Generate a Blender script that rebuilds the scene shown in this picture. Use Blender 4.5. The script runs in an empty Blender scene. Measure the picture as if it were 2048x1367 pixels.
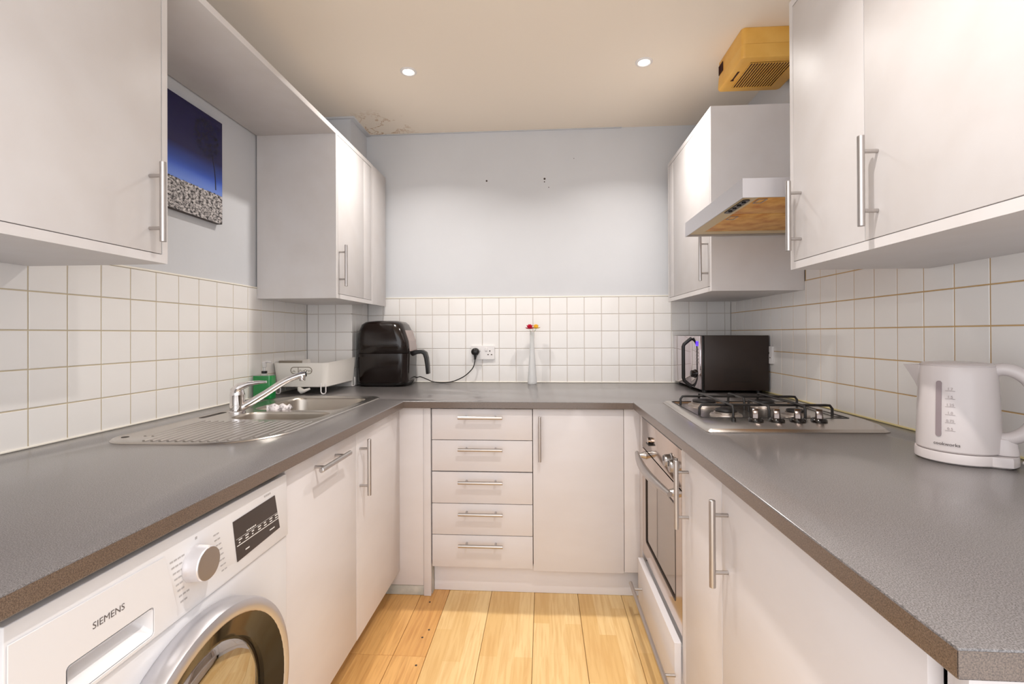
import bpy, bmesh, math, random
from mathutils import Vector, Matrix
from mathutils.geometry import tessellate_polygon
random.seed(7)
S = bpy.context.scene
COL = S.collection
PI = math.pi

# ------------------------------------------------------------------ camera, world, lights, exposure
CAM_H = 1.2175
F_PX, YAW, PITCH, ROLL, CY = 946.755, 0.0655, 0.0034, 0.0042, 664.65
cam_d = bpy.data.cameras.new('camera')
cam = bpy.data.objects.new('camera', cam_d)
COL.objects.link(cam)
cam_d.sensor_width = 36.0
cam_d.lens = F_PX / 2048 * 36.0
cam_d.shift_y = -(683.5 - CY) / 2048
cam_d.clip_start = 0.05
_R0 = Vector((math.cos(YAW), math.sin(YAW), 0)); _F0 = Vector((-math.sin(YAW), math.cos(YAW), 0)); _Z = Vector((0, 0, 1))
_F = _F0 * math.cos(PITCH) + _Z * math.sin(PITCH)
_U0 = -_F0 * math.sin(PITCH) + _Z * math.cos(PITCH)
_R = _R0 * math.cos(ROLL) - _U0 * math.sin(ROLL)
_U = _R0 * math.sin(ROLL) + _U0 * math.cos(ROLL)
cam.matrix_world = Matrix(((_R.x, _U.x, -_F.x, 0), (_R.y, _U.y, -_F.y, 0), (_R.z, _U.z, -_F.z, CAM_H), (0, 0, 0, 1)))
S.camera = cam

S.view_settings.view_transform = 'Standard'
S.view_settings.look = 'None'
S.view_settings.gamma = 1.0
S.view_settings.use_curve_mapping = False
S.view_settings.exposure = 0.64

W = bpy.data.worlds.new('world'); S.world = W
W.use_nodes = True
W.node_tree.nodes['Background'].inputs[0].default_value = (0.96, 0.97, 1.0, 1)
W.node_tree.nodes['Background'].inputs[1].default_value = 1.55      # added even fill, let in by walls left off behind the camera
LAMP_W = [5.6, 5.6, 7.6]
LAMP_SPREAD = [132, 132, 118]
LAMP_COL = (1.0, 0.955, 0.91)
SPOTS = [(-0.658, 2.297), (0.488, 2.298), (0.17, 0.80)]

# ------------------------------------------------------------------ room numbers (metres)
XL, XR, YB = -1.412, 1.160, 3.011       # tile faces of the left, right and back walls
ZC = 2.517                              # ceiling
WT = 0.910                              # worktop top
WU = 0.878                              # worktop underside
WXL, WXR, WYB = -0.6435, 0.4022, 2.150  # front edges of the worktop
YE = 0.490                              # end of the right worktop
TP = 0.108                              # tile pitch
TZ = 1.450                              # top of the tiles
YF = -0.20                               # where the modelled room stops behind the camera

# ------------------------------------------------------------------ materials
def srgb(r, g, b):
    f = lambda c: (c / 255) / 12.92 if c / 255 <= 0.04045 else ((c / 255 + 0.055) / 1.055) ** 2.4
    return (f(r), f(g), f(b), 1)

def mat(name, col, rough=0.5, metal=0.0, noise=None, bump=None, spec=0.5, coat=0.0, emit=None, trans=0.0, ior=1.45, aniso=0.0):
    m = bpy.data.materials.new(name); m.use_nodes = True
    nt = m.node_tree; p = nt.nodes['Principled BSDF']
    p.inputs['Base Color'].default_value = col
    p.inputs['Roughness'].default_value = rough
    p.inputs['Metallic'].default_value = metal
    p.inputs['Specular IOR Level'].default_value = spec
    p.inputs['Coat Weight'].default_value = coat
    p.inputs['Transmission Weight'].default_value = trans
    p.inputs['IOR'].default_value = ior
    if aniso: p.inputs['Anisotropic'].default_value = aniso
    if emit:
        p.inputs['Emission Color'].default_value = emit[0]; p.inputs['Emission Strength'].default_value = emit[1]
    if noise:                                   # (scale, second colour, lo, hi[, stretch])
        tc = nt.nodes.new('ShaderNodeTexCoord'); mp = nt.nodes.new('ShaderNodeMapping')
        if len(noise) > 4: mp.inputs['Scale'].default_value = noise[4]
        n = nt.nodes.new('ShaderNodeTexNoise'); n.inputs['Scale'].default_value = noise[0]; n.inputs['Detail'].default_value = 5
        r = nt.nodes.new('ShaderNodeValToRGB')
        r.color_ramp.elements[0].position = noise[2]; r.color_ramp.elements[1].position = noise[3]
        r.color_ramp.elements[0].color = col; r.color_ramp.elements[1].color = noise[1]
        nt.links.new(tc.outputs['Object'], mp.inputs[0]); nt.links.new(mp.outputs[0], n.inputs['Vector'])
        nt.links.new(n.outputs['Fac'], r.inputs[0]); nt.links.new(r.outputs[0], p.inputs['Base Color'])
    if bump:                                    # (scale, strength[, stretch])
        tc = nt.nodes.new('ShaderNodeTexCoord'); mp = nt.nodes.new('ShaderNodeMapping')
        if len(bump) > 2: mp.inputs['Scale'].default_value = bump[2]
        n = nt.nodes.new('ShaderNodeTexNoise'); n.inputs['Scale'].default_value = bump[0]; n.inputs['Detail'].default_value = 3
        b = nt.nodes.new('ShaderNodeBump'); b.inputs['Strength'].default_value = bump[1]; b.inputs['Distance'].default_value = 0.002
        nt.links.new(tc.outputs['Object'], mp.inputs[0]); nt.links.new(mp.outputs[0], n.inputs['Vector'])
        nt.links.new(n.outputs['Fac'], b.inputs['Height']); nt.links.new(b.outputs[0], p.inputs['Normal'])
    return m

M = {}
M['paint'] = mat('wall_paint', srgb(208, 209, 212), 0.7, noise=(2.0, srgb(202, 203, 206), .4, .8), bump=(60, .12), spec=.25)
M['cab'] = mat('cabinet_laminate', srgb(216, 211, 211), 0.42, noise=(9, srgb(212, 206, 205), .35, .7, (.4, .4, 1)), spec=.4)
M['cab_wall'] = mat('wall_cabinet_laminate', srgb(213, 209, 208), 0.45, noise=(9, srgb(209, 204, 202), .35, .7), spec=.4)
M['plinth'] = mat('kickboard_laminate', srgb(232, 228, 230), 0.45)
M['plinth_grey'] = mat('kickboard_grey', srgb(178, 178, 170), 0.5, noise=(25, srgb(200, 196, 186), .4, .7))
M['gap'] = mat('dark_gap', srgb(60, 52, 46), 0.8)
M['knob_metal'] = mat('knob_metal', srgb(118, 108, 104), 0.22, 1.0)
M['silver'] = mat('silver_plastic', srgb(214, 210, 212), 0.3, .35)
M['handle'] = mat('brushed_steel', srgb(190, 185, 182), 0.33, 1.0)
M['steel'] = mat('stainless_steel', srgb(196, 190, 184), 0.24, 1.0, bump=(220, .05, (1, 12, 1)))
M['steel_bowl'] = mat('stainless_bowl', srgb(186, 178, 168), 0.30, 1.0)
M['chrome'] = mat('chrome', srgb(225, 222, 222), 0.06, 1.0)
M['oven'] = mat('oven_steel', srgb(206, 190, 178), 0.13, 1.0)
M['oven_glass'] = mat('oven_glass', srgb(176, 166, 156), 0.05, 1.0)
M['tile'] = mat('glazed_tile', srgb(236, 233, 230), 0.12, noise=(3, srgb(231, 227, 223), .35, .75), bump=(14, .10), spec=.5)
M['grout_left'] = mat('grout_left', srgb(196, 182, 156), 0.9)
M['grout_back'] = mat('grout_back', srgb(205, 196, 188), 0.9)
M['grout_right'] = mat('grout_right', srgb(190, 155, 105), 0.9, noise=(6, srgb(205, 172, 122), .3, .7))
M['caulk'] = mat('white_sealant', srgb(240, 234, 222), 0.5)
M['caulk_yellow'] = mat('yellowed_sealant', srgb(238, 222, 165), 0.5)
M['white'] = mat('white_plastic', srgb(232, 228, 226), 0.35)
M['white_enamel'] = mat('white_enamel', srgb(217, 215, 216), 0.28, spec=.5)
M['black'] = mat('black_plastic', srgb(22, 19, 18), 0.35)
M['black_gloss'] = mat('black_gloss', srgb(20, 15, 13), 0.10, spec=.6)
M['fryer'] = mat('fryer_plastic', srgb(24, 15, 12), 0.16, spec=.6)
M['fryer_panel'] = mat('fryer_panel', srgb(150, 132, 126), 0.12, spec=.7)
M['iron'] = mat('cast_iron', srgb(28, 24, 23), 0.45)
M['dark_metal'] = mat('dark_side_panel', srgb(46, 34, 28), 0.45, bump=(300, .05))
M['mirror'] = mat('mirror_front', srgb(196, 186, 190), 0.02, 1.0)
M['grey_print'] = mat('grey_print', srgb(172, 168, 168), 0.6)
M['pale_print'] = mat('pale_print', srgb(158, 146, 144), 0.5)
M['dark_print'] = mat('dark_print', srgb(92, 84, 82), 0.6)
M['white_print'] = mat('white_print', srgb(225, 222, 218), 0.6)
M['display'] = mat('display_black', srgb(52, 42, 38), 0.10, spec=.6)
M['fan'] = mat('yellowed_plastic', srgb(232, 182, 92), 0.45, noise=(10, srgb(222, 166, 72), .35, .7))
M['fan_dark'] = mat('grimy_slot', srgb(56, 16, 6), 0.8)
M['grease'] = mat('greasy_filter', srgb(236, 186, 104), 0.45, noise=(16, srgb(196, 116, 40), .38, .72), bump=(200, .2))
M['hood_inner'] = mat('hood_inner', srgb(214, 196, 160), 0.45)
M['hood'] = mat('hood_aluminium', srgb(205, 203, 206), 0.35, 0.85)
M['soap'] = mat('green_liquid', srgb(0, 130, 58), 0.08, spec=.6, coat=.4)
M['clear'] = mat('clear_plastic', srgb(225, 222, 222), 0.15, trans=.35)
M['rack'] = mat('rack_white_plastic', srgb(242, 237, 230), 0.35)
M['rack_grey'] = mat('rack_grey_grip', srgb(142, 132, 118), 0.5)
M['kettle'] = mat('kettle_plastic', srgb(206, 197, 195), 0.22, spec=.5)
M['gauge'] = mat('gauge_window', srgb(146, 132, 134), 0.12, spec=.6)
M['cloth'] = mat('dish_cloth', srgb(225, 218, 218), 0.9, noise=(70, srgb(150, 142, 140), .52, .66))
M['canvas_edge'] = mat('canvas_edge', srgb(70, 60, 56), 0.6)
M['red'] = mat('red_petal', srgb(206, 12, 62), 0.5)
M['yellow'] = mat('yellow_petal', srgb(250, 205, 70), 0.5)
M['green'] = mat('stem_green', srgb(150, 170, 120), 0.5)
M['lamp'] = mat('lamp_face', (1, 1, 1, 1), 0.3, emit=((1.0, .93, .84, 1), 14))
M['blue_led'] = mat('blue_display', srgb(40, 20, 160), 0.2, emit=(srgb(60, 30, 255), 2.5))
M['hole'] = mat('dark_hole', srgb(70, 60, 55), 0.9)
M['burner'] = mat('burner_alloy', srgb(176, 166, 158), 0.35, .9)
M['subfloor'] = mat('subfloor', srgb(78, 56, 34), 0.9)
M['drum'] = mat('drum_steel', srgb(206, 190, 160), 0.5, 1.0, bump=(8, .5))
M['cable_white'] = mat('white_cable', srgb(225, 218, 216), 0.4)
M['grey_gasket'] = mat('door_grey', srgb(84, 78, 74), 0.22)

def glass_mat(name, tint, f=1.5, milk=0):
    m = bpy.data.materials.new(name); m.use_nodes = True; nt = m.node_tree; nt.nodes.clear()
    o = nt.nodes.new('ShaderNodeOutputMaterial'); mx = nt.nodes.new('ShaderNodeMixShader')
    t = nt.nodes.new('ShaderNodeBsdfTransparent'); t.inputs[0].default_value = tint
    g = nt.nodes.new('ShaderNodeBsdfGlossy'); g.inputs['Roughness'].default_value = 0.03; g.inputs[0].default_value = (1, 1, 1, 1)
    fr = nt.nodes.new('ShaderNodeFresnel'); fr.inputs[0].default_value = f
    nt.links.new(fr.outputs[0], mx.inputs[0]); nt.links.new(t.outputs[0], mx.inputs[1]); nt.links.new(g.outputs[0], mx.inputs[2])
    out = mx.outputs[0]
    if milk:
        df = nt.nodes.new('ShaderNodeBsdfDiffuse'); df.inputs[0].default_value = (.86, .86, .86, 1)
        m2 = nt.nodes.new('ShaderNodeMixShader'); m2.inputs[0].default_value = milk
        nt.links.new(out, m2.inputs[1]); nt.links.new(df.outputs[0], m2.inputs[2]); out = m2.outputs[0]
    nt.links.new(out, o.inputs[0]); return m
M['glass'] = glass_mat('vase_glass', (.98, .99, .99, 1), 1.3, .55)
M['door_glass'] = glass_mat('door_glass', (.96, .92, .84, 1), 7.0)

def worktop_mat(name, c1, c2):
    m = mat(name, srgb(110, 104, 102), 0.34, spec=.6, coat=.5)
    m.node_tree.nodes['Principled BSDF'].inputs['Coat Roughness'].default_value = .16
    nt = m.node_tree; p = nt.nodes['Principled BSDF']
    tc = nt.nodes.new('ShaderNodeTexCoord')
    n1 = nt.nodes.new('ShaderNodeTexNoise'); n1.inputs['Scale'].default_value = 620; n1.inputs['Detail'].default_value = 2
    r = nt.nodes.new('ShaderNodeValToRGB')
    e = r.color_ramp.elements
    e[0].position = .34; e[0].color = c1; e[1].position = .66; e[1].color = c2
    nt.links.new(tc.outputs['Object'], n1.inputs['Vector']); nt.links.new(n1.outputs['Fac'], r.inputs[0])
    nt.links.new(r.outputs[0], p.inputs['Base Color'])
    return m
M['worktop'] = worktop_mat('speckled_worktop', srgb(74, 69, 67), srgb(126, 121, 120))
M['worktop_edge'] = worktop_mat('worktop_edge_band', srgb(72, 58, 48), srgb(116, 98, 84))

def ceiling_mat():
    m = mat('ceiling_paint', srgb(247, 236, 221), 0.8, spec=.2)
    nt = m.node_tree; p = nt.nodes['Principled BSDF']
    g = nt.nodes.new('ShaderNodeNewGeometry')
    sub = nt.nodes.new('ShaderNodeVectorMath'); sub.operation = 'DISTANCE'; sub.inputs[1].default_value = (-1.02, 2.93, ZC)
    n = nt.nodes.new('ShaderNodeTexNoise'); n.inputs['Scale'].default_value = 5; n.inputs['Detail'].default_value = 7; n.inputs['Roughness'].default_value = .65
    sepx = nt.nodes.new('ShaderNodeMapRange'); sepx.inputs[1].default_value = .27; sepx.inputs[2].default_value = .08
    band = nt.nodes.new('ShaderNodeValToRGB')           # thin ragged tide line of an old leak
    e = band.color_ramp.elements
    e[0].position = .505; e[0].color = (0, 0, 0, 1); e[1].position = .535; e[1].color = (0, 0, 0, 1)
    x = band.color_ramp.elements.new(.52); x.color = (1, 1, 1, 1)
    mul = nt.nodes.new('ShaderNodeMath'); mul.operation = 'MULTIPLY'
    mix = nt.nodes.new('ShaderNodeMixRGB'); mix.inputs[1].default_value = srgb(247, 236, 221); mix.inputs[2].default_value = srgb(186, 140, 84)
    L = nt.links.new
    L(g.outputs['Position'], sub.inputs[0]); L(sub.outputs['Value'], sepx.inputs[0]); L(g.outputs['Position'], n.inputs['Vector'])
    L(n.outputs['Fac'], band.inputs[0]); L(band.outputs[0], mul.inputs[0]); L(sepx.outputs[0], mul.inputs[1])
    L(mul.outputs[0], mix.inputs[0]); L(mix.outputs[0], p.inputs['Base Color'])
    return m
M['ceiling'] = ceiling_mat()

def plank_mat(name, c1, c2, grain, staves=True):
    m = mat(name, c1, 0.30, spec=.45)
    nt = m.node_tree; p = nt.nodes['Principled BSDF']; L = nt.links.new
    tc = nt.nodes.new('ShaderNodeTexCoord'); oi = nt.nodes.new('ShaderNodeObjectInfo')
    off = nt.nodes.new('ShaderNodeVectorMath'); off.operation = 'SCALE'; off.inputs[0].default_value = (0, 13.7, 0)
    L(oi.outputs['Random'], off.inputs['Scale'])
    add = nt.nodes.new('ShaderNodeVectorMath'); L(tc.outputs['Object'], add.inputs[0]); L(off.outputs[0], add.inputs[1])
    g = nt.nodes.new('ShaderNodeTexNoise'); g.inputs['Scale'].default_value = 9; g.inputs['Detail'].default_value = 7; g.inputs['Distortion'].default_value = .6
    mp = nt.nodes.new('ShaderNodeMapping'); mp.inputs['Scale'].default_value = (9, .55, 1)
    L(add.outputs[0], mp.inputs[0]); L(mp.outputs[0], g.inputs['Vector'])
    if staves:
        rot = nt.nodes.new('ShaderNodeMapping'); rot.inputs['Rotation'].default_value = (0, 0, PI / 2); rot.inputs['Location'].default_value = (0, .1, 0)
        L(add.outputs[0], rot.inputs[0])
        b = nt.nodes.new('ShaderNodeTexBrick'); b.offset = .41; b.squash = 1
        b.inputs['Color1'].default_value = c1; b.inputs['Color2'].default_value = c2; b.inputs['Mortar'].default_value = c2
        b.inputs['Scale'].default_value = 1; b.inputs['Mortar Size'].default_value = .0003
        b.inputs['Brick Width'].default_value = .46; b.inputs['Row Height'].default_value = .0667; b.inputs['Bias'].default_value = -.15
        L(rot.outputs[0], b.inputs['Vector']); base = b.outputs['Color']
    else:
        mx = nt.nodes.new('ShaderNodeMixRGB'); mx.inputs[1].default_value = c1; mx.inputs[2].default_value = c2
        L(oi.outputs['Random'], mx.inputs[0]); base = mx.outputs[0]
    r = nt.nodes.new('ShaderNodeValToRGB'); r.color_ramp.elements[0].position = .42; r.color_ramp.elements[1].position = .68
    r.color_ramp.elements[0].color = (0, 0, 0, 1); r.color_ramp.elements[1].color = (.55, .55, .55, 1)
    L(g.outputs['Fac'], r.inputs[0])
    mg = nt.nodes.new('ShaderNodeMixRGB'); mg.inputs[2].default_value = grain
    L(r.outputs[0], mg.inputs[0]); L(base, mg.inputs[1]); L(mg.outputs[0], p.inputs['Base Color'])
    return m
M['plank'] = plank_mat('beech_plank', srgb(234, 203, 148), srgb(214, 172, 108), srgb(202, 155, 94))
M['plank_old'] = plank_mat('knotty_plank', srgb(230, 182, 116), srgb(214, 162, 98), srgb(178, 122, 66), False)

def picture_mat():                               # printed photograph: lone tree, blue sky with the bridging shelf's shadow painted in, frosted field
    m = mat('shaded_tree_print', srgb(40, 40, 90), 0.16, spec=.5)
    nt = m.node_tree; p = nt.nodes['Principled BSDF']; L = nt.links.new
    tc = nt.nodes.new('ShaderNodeTexCoord'); sp = nt.nodes.new('ShaderNodeSeparateXYZ'); L(tc.outputs['Object'], sp.inputs[0])
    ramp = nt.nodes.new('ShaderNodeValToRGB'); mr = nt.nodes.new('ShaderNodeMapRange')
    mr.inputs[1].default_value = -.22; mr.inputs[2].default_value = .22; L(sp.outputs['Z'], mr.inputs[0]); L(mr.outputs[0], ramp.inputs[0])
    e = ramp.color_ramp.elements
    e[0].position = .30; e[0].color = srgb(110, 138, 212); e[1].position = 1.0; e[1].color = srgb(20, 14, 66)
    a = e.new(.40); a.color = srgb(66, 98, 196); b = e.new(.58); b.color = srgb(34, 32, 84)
    n = nt.nodes.new('ShaderNodeTexNoise'); n.inputs['Scale'].default_value = 70; n.inputs['Detail'].default_value = 8; n.inputs['Roughness'].default_value = .7
    mp = nt.nodes.new('ShaderNodeMapping'); mp.inputs['Scale'].default_value = (1, 1, 1.6); L(tc.outputs['Object'], mp.inputs[0]); L(mp.outputs[0], n.inputs['Vector'])
    gr = nt.nodes.new('ShaderNodeValToRGB'); gr.color_ramp.elements[0].position = .42; gr.color_ramp.elements[1].position = .60
    gr.color_ramp.elements[0].color = srgb(30, 28, 30); gr.color_ramp.elements[1].color = srgb(214, 208, 206); L(n.outputs['Fac'], gr.inputs[0])
    lt = nt.nodes.new('ShaderNodeMath'); lt.operation = 'LESS_THAN'; lt.inputs[1].default_value = .30
    wob = nt.nodes.new('ShaderNodeMath'); wob.operation = 'MULTIPLY_ADD'; wob.inputs[1].default_value = .05; L(n.outputs['Fac'], wob.inputs[0]); L(mr.outputs[0], wob.inputs[2])
    L(wob.outputs[0], lt.inputs[0])
    mix = nt.nodes.new('ShaderNodeMixRGB'); L(lt.outputs[0], mix.inputs[0]); L(ramp.outputs[0], mix.inputs[1]); L(gr.outputs[0], mix.inputs[2])
    L(mix.outputs[0], p.inputs['Base Color'])
    return m
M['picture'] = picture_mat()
M['twig'] = mat('printed_twig', srgb(38, 30, 34), .4)

# ------------------------------------------------------------------ builders
WLOC = {}
def tag(o, label=None, cat=None, group=None, kind=None):
    if label: o['label'] = label
    if cat: o['category'] = cat
    if group: o['group'] = group
    if kind: o['kind'] = kind
    return o

def thing(name, loc, label, cat, group=None):
    o = bpy.data.objects.new(name, None); COL.objects.link(o)
    o.empty_display_size = .05; o.location = loc; WLOC[o.name] = Vector(loc)
    return tag(o, label, cat, group)

class MB:
    def __init__(s): s.v = []; s.f = []
    def add(s, vs, fs):
        n = len(s.v); s.v += [Vector(q) for q in vs]; s.f += [tuple(i + n for i in f) for f in fs]; return s
    def box(s, x0, x1, y0, y1, z0, z1):
        return s.add([(x0, y0, z0), (x1, y0, z0), (x1, y1, z0), (x0, y1, z0), (x0, y0, z1), (x1, y0, z1), (x1, y1, z1), (x0, y1, z1)],
                     [(0, 3, 2, 1), (4, 5, 6, 7), (0, 1, 5, 4), (1, 2, 6, 5), (2, 3, 7, 6), (3, 0, 4, 7)])
    def loft(s, loops, cap0=True, cap1=True):
        n = len(loops[0]); vs = [q for l in loops for q in l]; fs = []
        for k in range(len(loops) - 1):
            for i in range(n):
                j = (i + 1) % n; fs.append((k * n + i, k * n + j, (k + 1) * n + j, (k + 1) * n + i))
        if cap0: fs.append(tuple(range(n))[::-1])
        if cap1: fs.append(tuple((len(loops) - 1) * n + i for i in range(n)))
        return s.add(vs, fs)
    def lathe(s, prof, c, axis='z', n=32, cap0=True, cap1=True):       # prof: (radius, height)
        L = []
        for r, h in prof:
            l = []
            for i in range(n):
                a = 2 * PI * i / n; u, w = r * math.cos(a), r * math.sin(a)
                l.append({'z': (c[0] + u, c[1] + w, c[2] + h), 'x': (c[0] + h, c[1] + u, c[2] + w), 'y': (c[0] + w, c[1] + h, c[2] + u)}[axis])
            L.append(l)
        return s.loft(L, cap0, cap1)
    def tube(s, pts, r, n=10):
        P = [Vector(q) for q in pts]; rs = r if isinstance(r, (list, tuple)) else [r] * len(P)
        L = []; up = None
        for i, q in enumerate(P):
            t = (P[min(i + 1, len(P) - 1)] - P[max(i - 1, 0)]).normalized()
            if up is None:
                up = Vector((0, 0, 1)) if abs(t.z) < .9 else Vector((1, 0, 0))
            a = (up - t * up.dot(t)).normalized(); b = t.cross(a); up = a
            L.append([q + (a * math.cos(2 * PI * k / n) + b * math.sin(2 * PI * k / n)) * rs[i] for k in range(n)])
        return s.loft(L)
    def slab(s, outer, holes, w0, w1, fn):                              # flat plate with holes; fn(u, v, w) -> xyz
        polys = [outer] + list(holes)
        flat = [q for l in polys for q in l]
        tris = tessellate_polygon([[Vector((u, v, 0)) for u, v in l] for l in polys])
        n = len(flat)
        vs = [fn(u, v, w0) for u, v in flat] + [fn(u, v, w1) for u, v in flat]
        fs = [tuple(t) for t in tris] + [tuple(i + n for i in t) for t in tris]
        k = 0
        for l in polys:
            for i in range(len(l)):
                j = (i + 1) % len(l); fs.append((k + i, k + j, n + k + j, n + k + i))
            k += len(l)
        return s.add(vs, fs)
    def build(s, name, m, parent=None, bevel=0, seg=2, smooth=False, label=None, kind=None, ang=35, sub=0):
        lo = Vector([min(q[i] for q in s.v) for i in range(3)]); hi = Vector([max(q[i] for q in s.v) for i in range(3)])
        c = (lo + hi) / 2
        me = bpy.data.meshes.new(name); me.from_pydata([q - c for q in s.v], [], s.f)
        bm = bmesh.new(); bm.from_mesh(me)
        bmesh.ops.remove_doubles(bm, verts=bm.verts, dist=1e-6)
        bmesh.ops.recalc_face_normals(bm, faces=bm.faces)
        if bevel:
            ed = [e for e in bm.edges if len(e.link_faces) == 2 and e.calc_face_angle(0) > math.radians(ang)]
            bmesh.ops.bevel(bm, geom=ed, offset=bevel, segments=seg, affect='EDGES', profile=.5, clamp_overlap=True)
        if smooth or bevel:
            for f in bm.faces: f.smooth = True
            for e in bm.edges:
                if len(e.link_faces) == 2 and e.calc_face_angle(0) > math.radians(ang): e.smooth = False
        bm.to_mesh(me); bm.free(); me.materials.append(m)
        o = bpy.data.objects.new(name, me); COL.objects.link(o)
        pl = Vector((0, 0, 0))
        if parent: o.parent = parent; pl = WLOC[parent.name]
        o.location = c - pl; WLOC[o.name] = c
        if sub:
            md = o.modifiers.new('sub', 'SUBSURF'); md.levels = sub; md.render_levels = sub
        return tag(o, label, None, None, kind)

def rrect(x0, x1, y0, y1, r, n=6):
    rs = r if isinstance(r, (list, tuple)) else [r] * 4               # corners: (x0,y0) (x1,y0) (x1,y1) (x0,y1)
    cs = [(x0, y0, 1, 1, PI), (x1, y0, -1, 1, 1.5 * PI), (x1, y1, -1, -1, 0), (x0, y1, 1, -1, .5 * PI)]
    out = []
    for (cx, cy, sx, sy, a0), q in zip(cs, rs):
        for k in range(n + 1):
            a = a0 + .5 * PI * k / n
            out.append((cx + sx * q + q * math.cos(a), cy + sy * q + q * math.sin(a)))
    return out

def text(body, size, fn, name, m, parent, align='CENTER', thick=0, label=None, bold=0):
    cu = bpy.data.curves.new(name, 'FONT'); cu.body = body; cu.size = size; cu.align_x = align; cu.align_y = 'CENTER'
    cu.resolution_u = 3; cu.offset = bold
    o = bpy.data.objects.new(name, cu); COL.objects.link(o)
    me = bpy.data.meshes.new_from_object(o.evaluated_get(bpy.context.evaluated_depsgraph_get()))
    vs = [fn(v.co.x, v.co.y) for v in me.vertices]; fs = [tuple(p.vertices) for p in me.polygons]
    bpy.data.objects.remove(o); bpy.data.curves.remove(cu); bpy.data.meshes.remove(me)
    return MB().add(vs, fs).build(name, m, parent, label=label)

def bar_handle(parent, mid, axis, out, length=.205, gap=.135, off=.036, r=.0075, label=None):
    """bar handle on a door face: mid = point on the face, axis = bar direction, out = outward normal"""
    mid, axis, out = Vector(mid), Vector(axis), Vector(out)
    b = MB()
    c = mid + out * off
    b.tube([c - axis * length / 2, c - axis * (length / 2 - .0005), c + axis * (length / 2 - .0005), c + axis * length / 2], [r * .9, r, r, r * .9], 16)
    for s in (-1, 1):
        q = mid + axis * gap / 2 * s
        b.tube([q + out * .0005, q + out * (off - r * .4)], r * .62, 12)
    return b.build('handle', M['handle'], parent, smooth=True, label=label)

# ------------------------------------------------------------------ room shell
def structure(name, b, m, **k):
    o = b.build(name, m, None, **k); o['kind'] = 'structure'; return o
TH = .007                                                            # tile thickness
floor = structure('floor', MB().box(XL - .1, XR + .1, -1.0, YB + .1, -.06, -.016), M['subfloor'])
ceiling = structure('ceiling', MB().box(XL - .1, XR + .1, YF, YB + .1, ZC, ZC + .06), M['ceiling'])
wall_left = structure('wall_left', MB().box(XL - .1, XL - TH, YF, YB + TH, -.016, ZC), M['paint'])
wall_right = structure('wall_right', MB().box(XR + TH, XR + .1, YF, YB + TH, -.016, ZC), M['paint'])
wall_back = structure('wall_back', MB().box(XL - .1, XR + .1, YB + TH, YB + .1, -.016, ZC), M['paint'])
BX0, BY0 = -1.136, 2.752                                              # tile faces of the pipe boxing in the far left corner
wall_corner = structure('wall_corner', MB().box(XL - TH, BX0 - TH, BY0 + TH, YB + TH, -.016, ZC), M['paint'])
structure('trim_1', MB().box(XL - .02, BX0 + .02, BY0 - .012, YB + TH, ZC - .010, ZC).box(BX0, .5, YB - .004, YB + TH, ZC - .005, ZC), M['paint'], bevel=.003)

# floor boards
xs = [-.775, -.575, -.448, -.247, -.045, .156, .357, .558]
def plank(x0, x1, y0, y1, m):
    g = .0008
    b = MB().box(x0 + g, x1 - g, y0 + g, y1 - g, -.016, random.uniform(-.0003, .0003))
    b.build('floor_board', m, floor, bevel=.0012, seg=1)
for i in range(len(xs) - 1):
    cuts = {0: [2.33, 1.77, .4, -1.0], 1: [2.33, 1.77, .55, -1.0], 2: [2.33, .95, -.6, -1.0], 3: [2.33, .3, -1.0], 4: [2.33, .75, -1.0], 5: [2.33, .1, -1.0], 6: [2.33, .6, -1.0]}[i]
    for k in range(len(cuts) - 1):
        plank(xs[i], xs[i + 1], cuts[k + 1], cuts[k], M['plank_old'] if i < 2 else M['plank'])
nh = MB()
for x, y in ((-.475, 1.93), (-.49, 1.88), (-.472, 1.72), (-.52, 2.13)):
    nh.lathe([(.0045, .0004), (.0045, .0009)], (x, y, 0), n=10)
nh.build('nail_holes', M['hole'], floor, kind='stuff')

# wall tiles: one shared mesh, each tile an object of its wall
def tile_mesh(w, h):
    c, t, d = .0012, TH - .0005, .0018
    W2, H2 = w / 2 - d, h / 2 - d
    vs = [(-W2, -H2, -t), (W2, -H2, -t), (W2, H2, -t), (-W2, H2, -t), (-W2, -H2, -c), (W2, -H2, -c), (W2, H2, -c), (-W2, H2, -c),
          (-W2 + c, -H2 + c, 0), (W2 - c, -H2 + c, 0), (W2 - c, H2 - c, 0), (-W2 + c, H2 - c, 0)]
    fs = [(0, 1, 5, 4), (1, 2, 6, 5), (2, 3, 7, 6), (3, 0, 4, 7), (4, 5, 9, 8), (5, 6, 10, 9), (6, 7, 11, 10), (7, 4, 8, 11), (8, 9, 10, 11)]
    me = bpy.data.meshes.new('tile'); me.from_pydata(vs, [], fs); me.materials.append(M['tile']); return me
TM = {}
def tiles(wall, edges, fn, rot, rows=range(5)):
    for a, b in zip(edges[:-1], edges[1:]):
        w = round(b - a, 4)
        if w < .012: continue
        if w not in TM: TM[w] = tile_mesh(w, TP)
        for k in rows:
            o = bpy.data.objects.new('tile', TM[w]); COL.objects.link(o); o.parent = wall
            p = Vector(fn((a + b) / 2, TZ - TP * (k + .5)))
            o.location = p - WLOC[wall.name]
            o.rotation_euler = (Matrix(rot).to_3x3() @ Matrix.Rotation(random.uniform(-.0022, .0022), 3, 'X') @ Matrix.Rotation(random.uniform(-.0022, .0022), 3, 'Y')).to_euler()
def cols(first, step, lo, hi):
    k = math.ceil((lo - first) / TP); out = [lo]
    v = first + k * TP
    while v < hi - 1e-6:
        if v > lo + 1e-6: out.append(v)
        v += TP
    return out + [hi]
GD = .0018
RL = Matrix(((0, 0, 1), (1, 0, 0), (0, 1, 0)))          # local x -> y, y -> z, z -> +x
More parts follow.
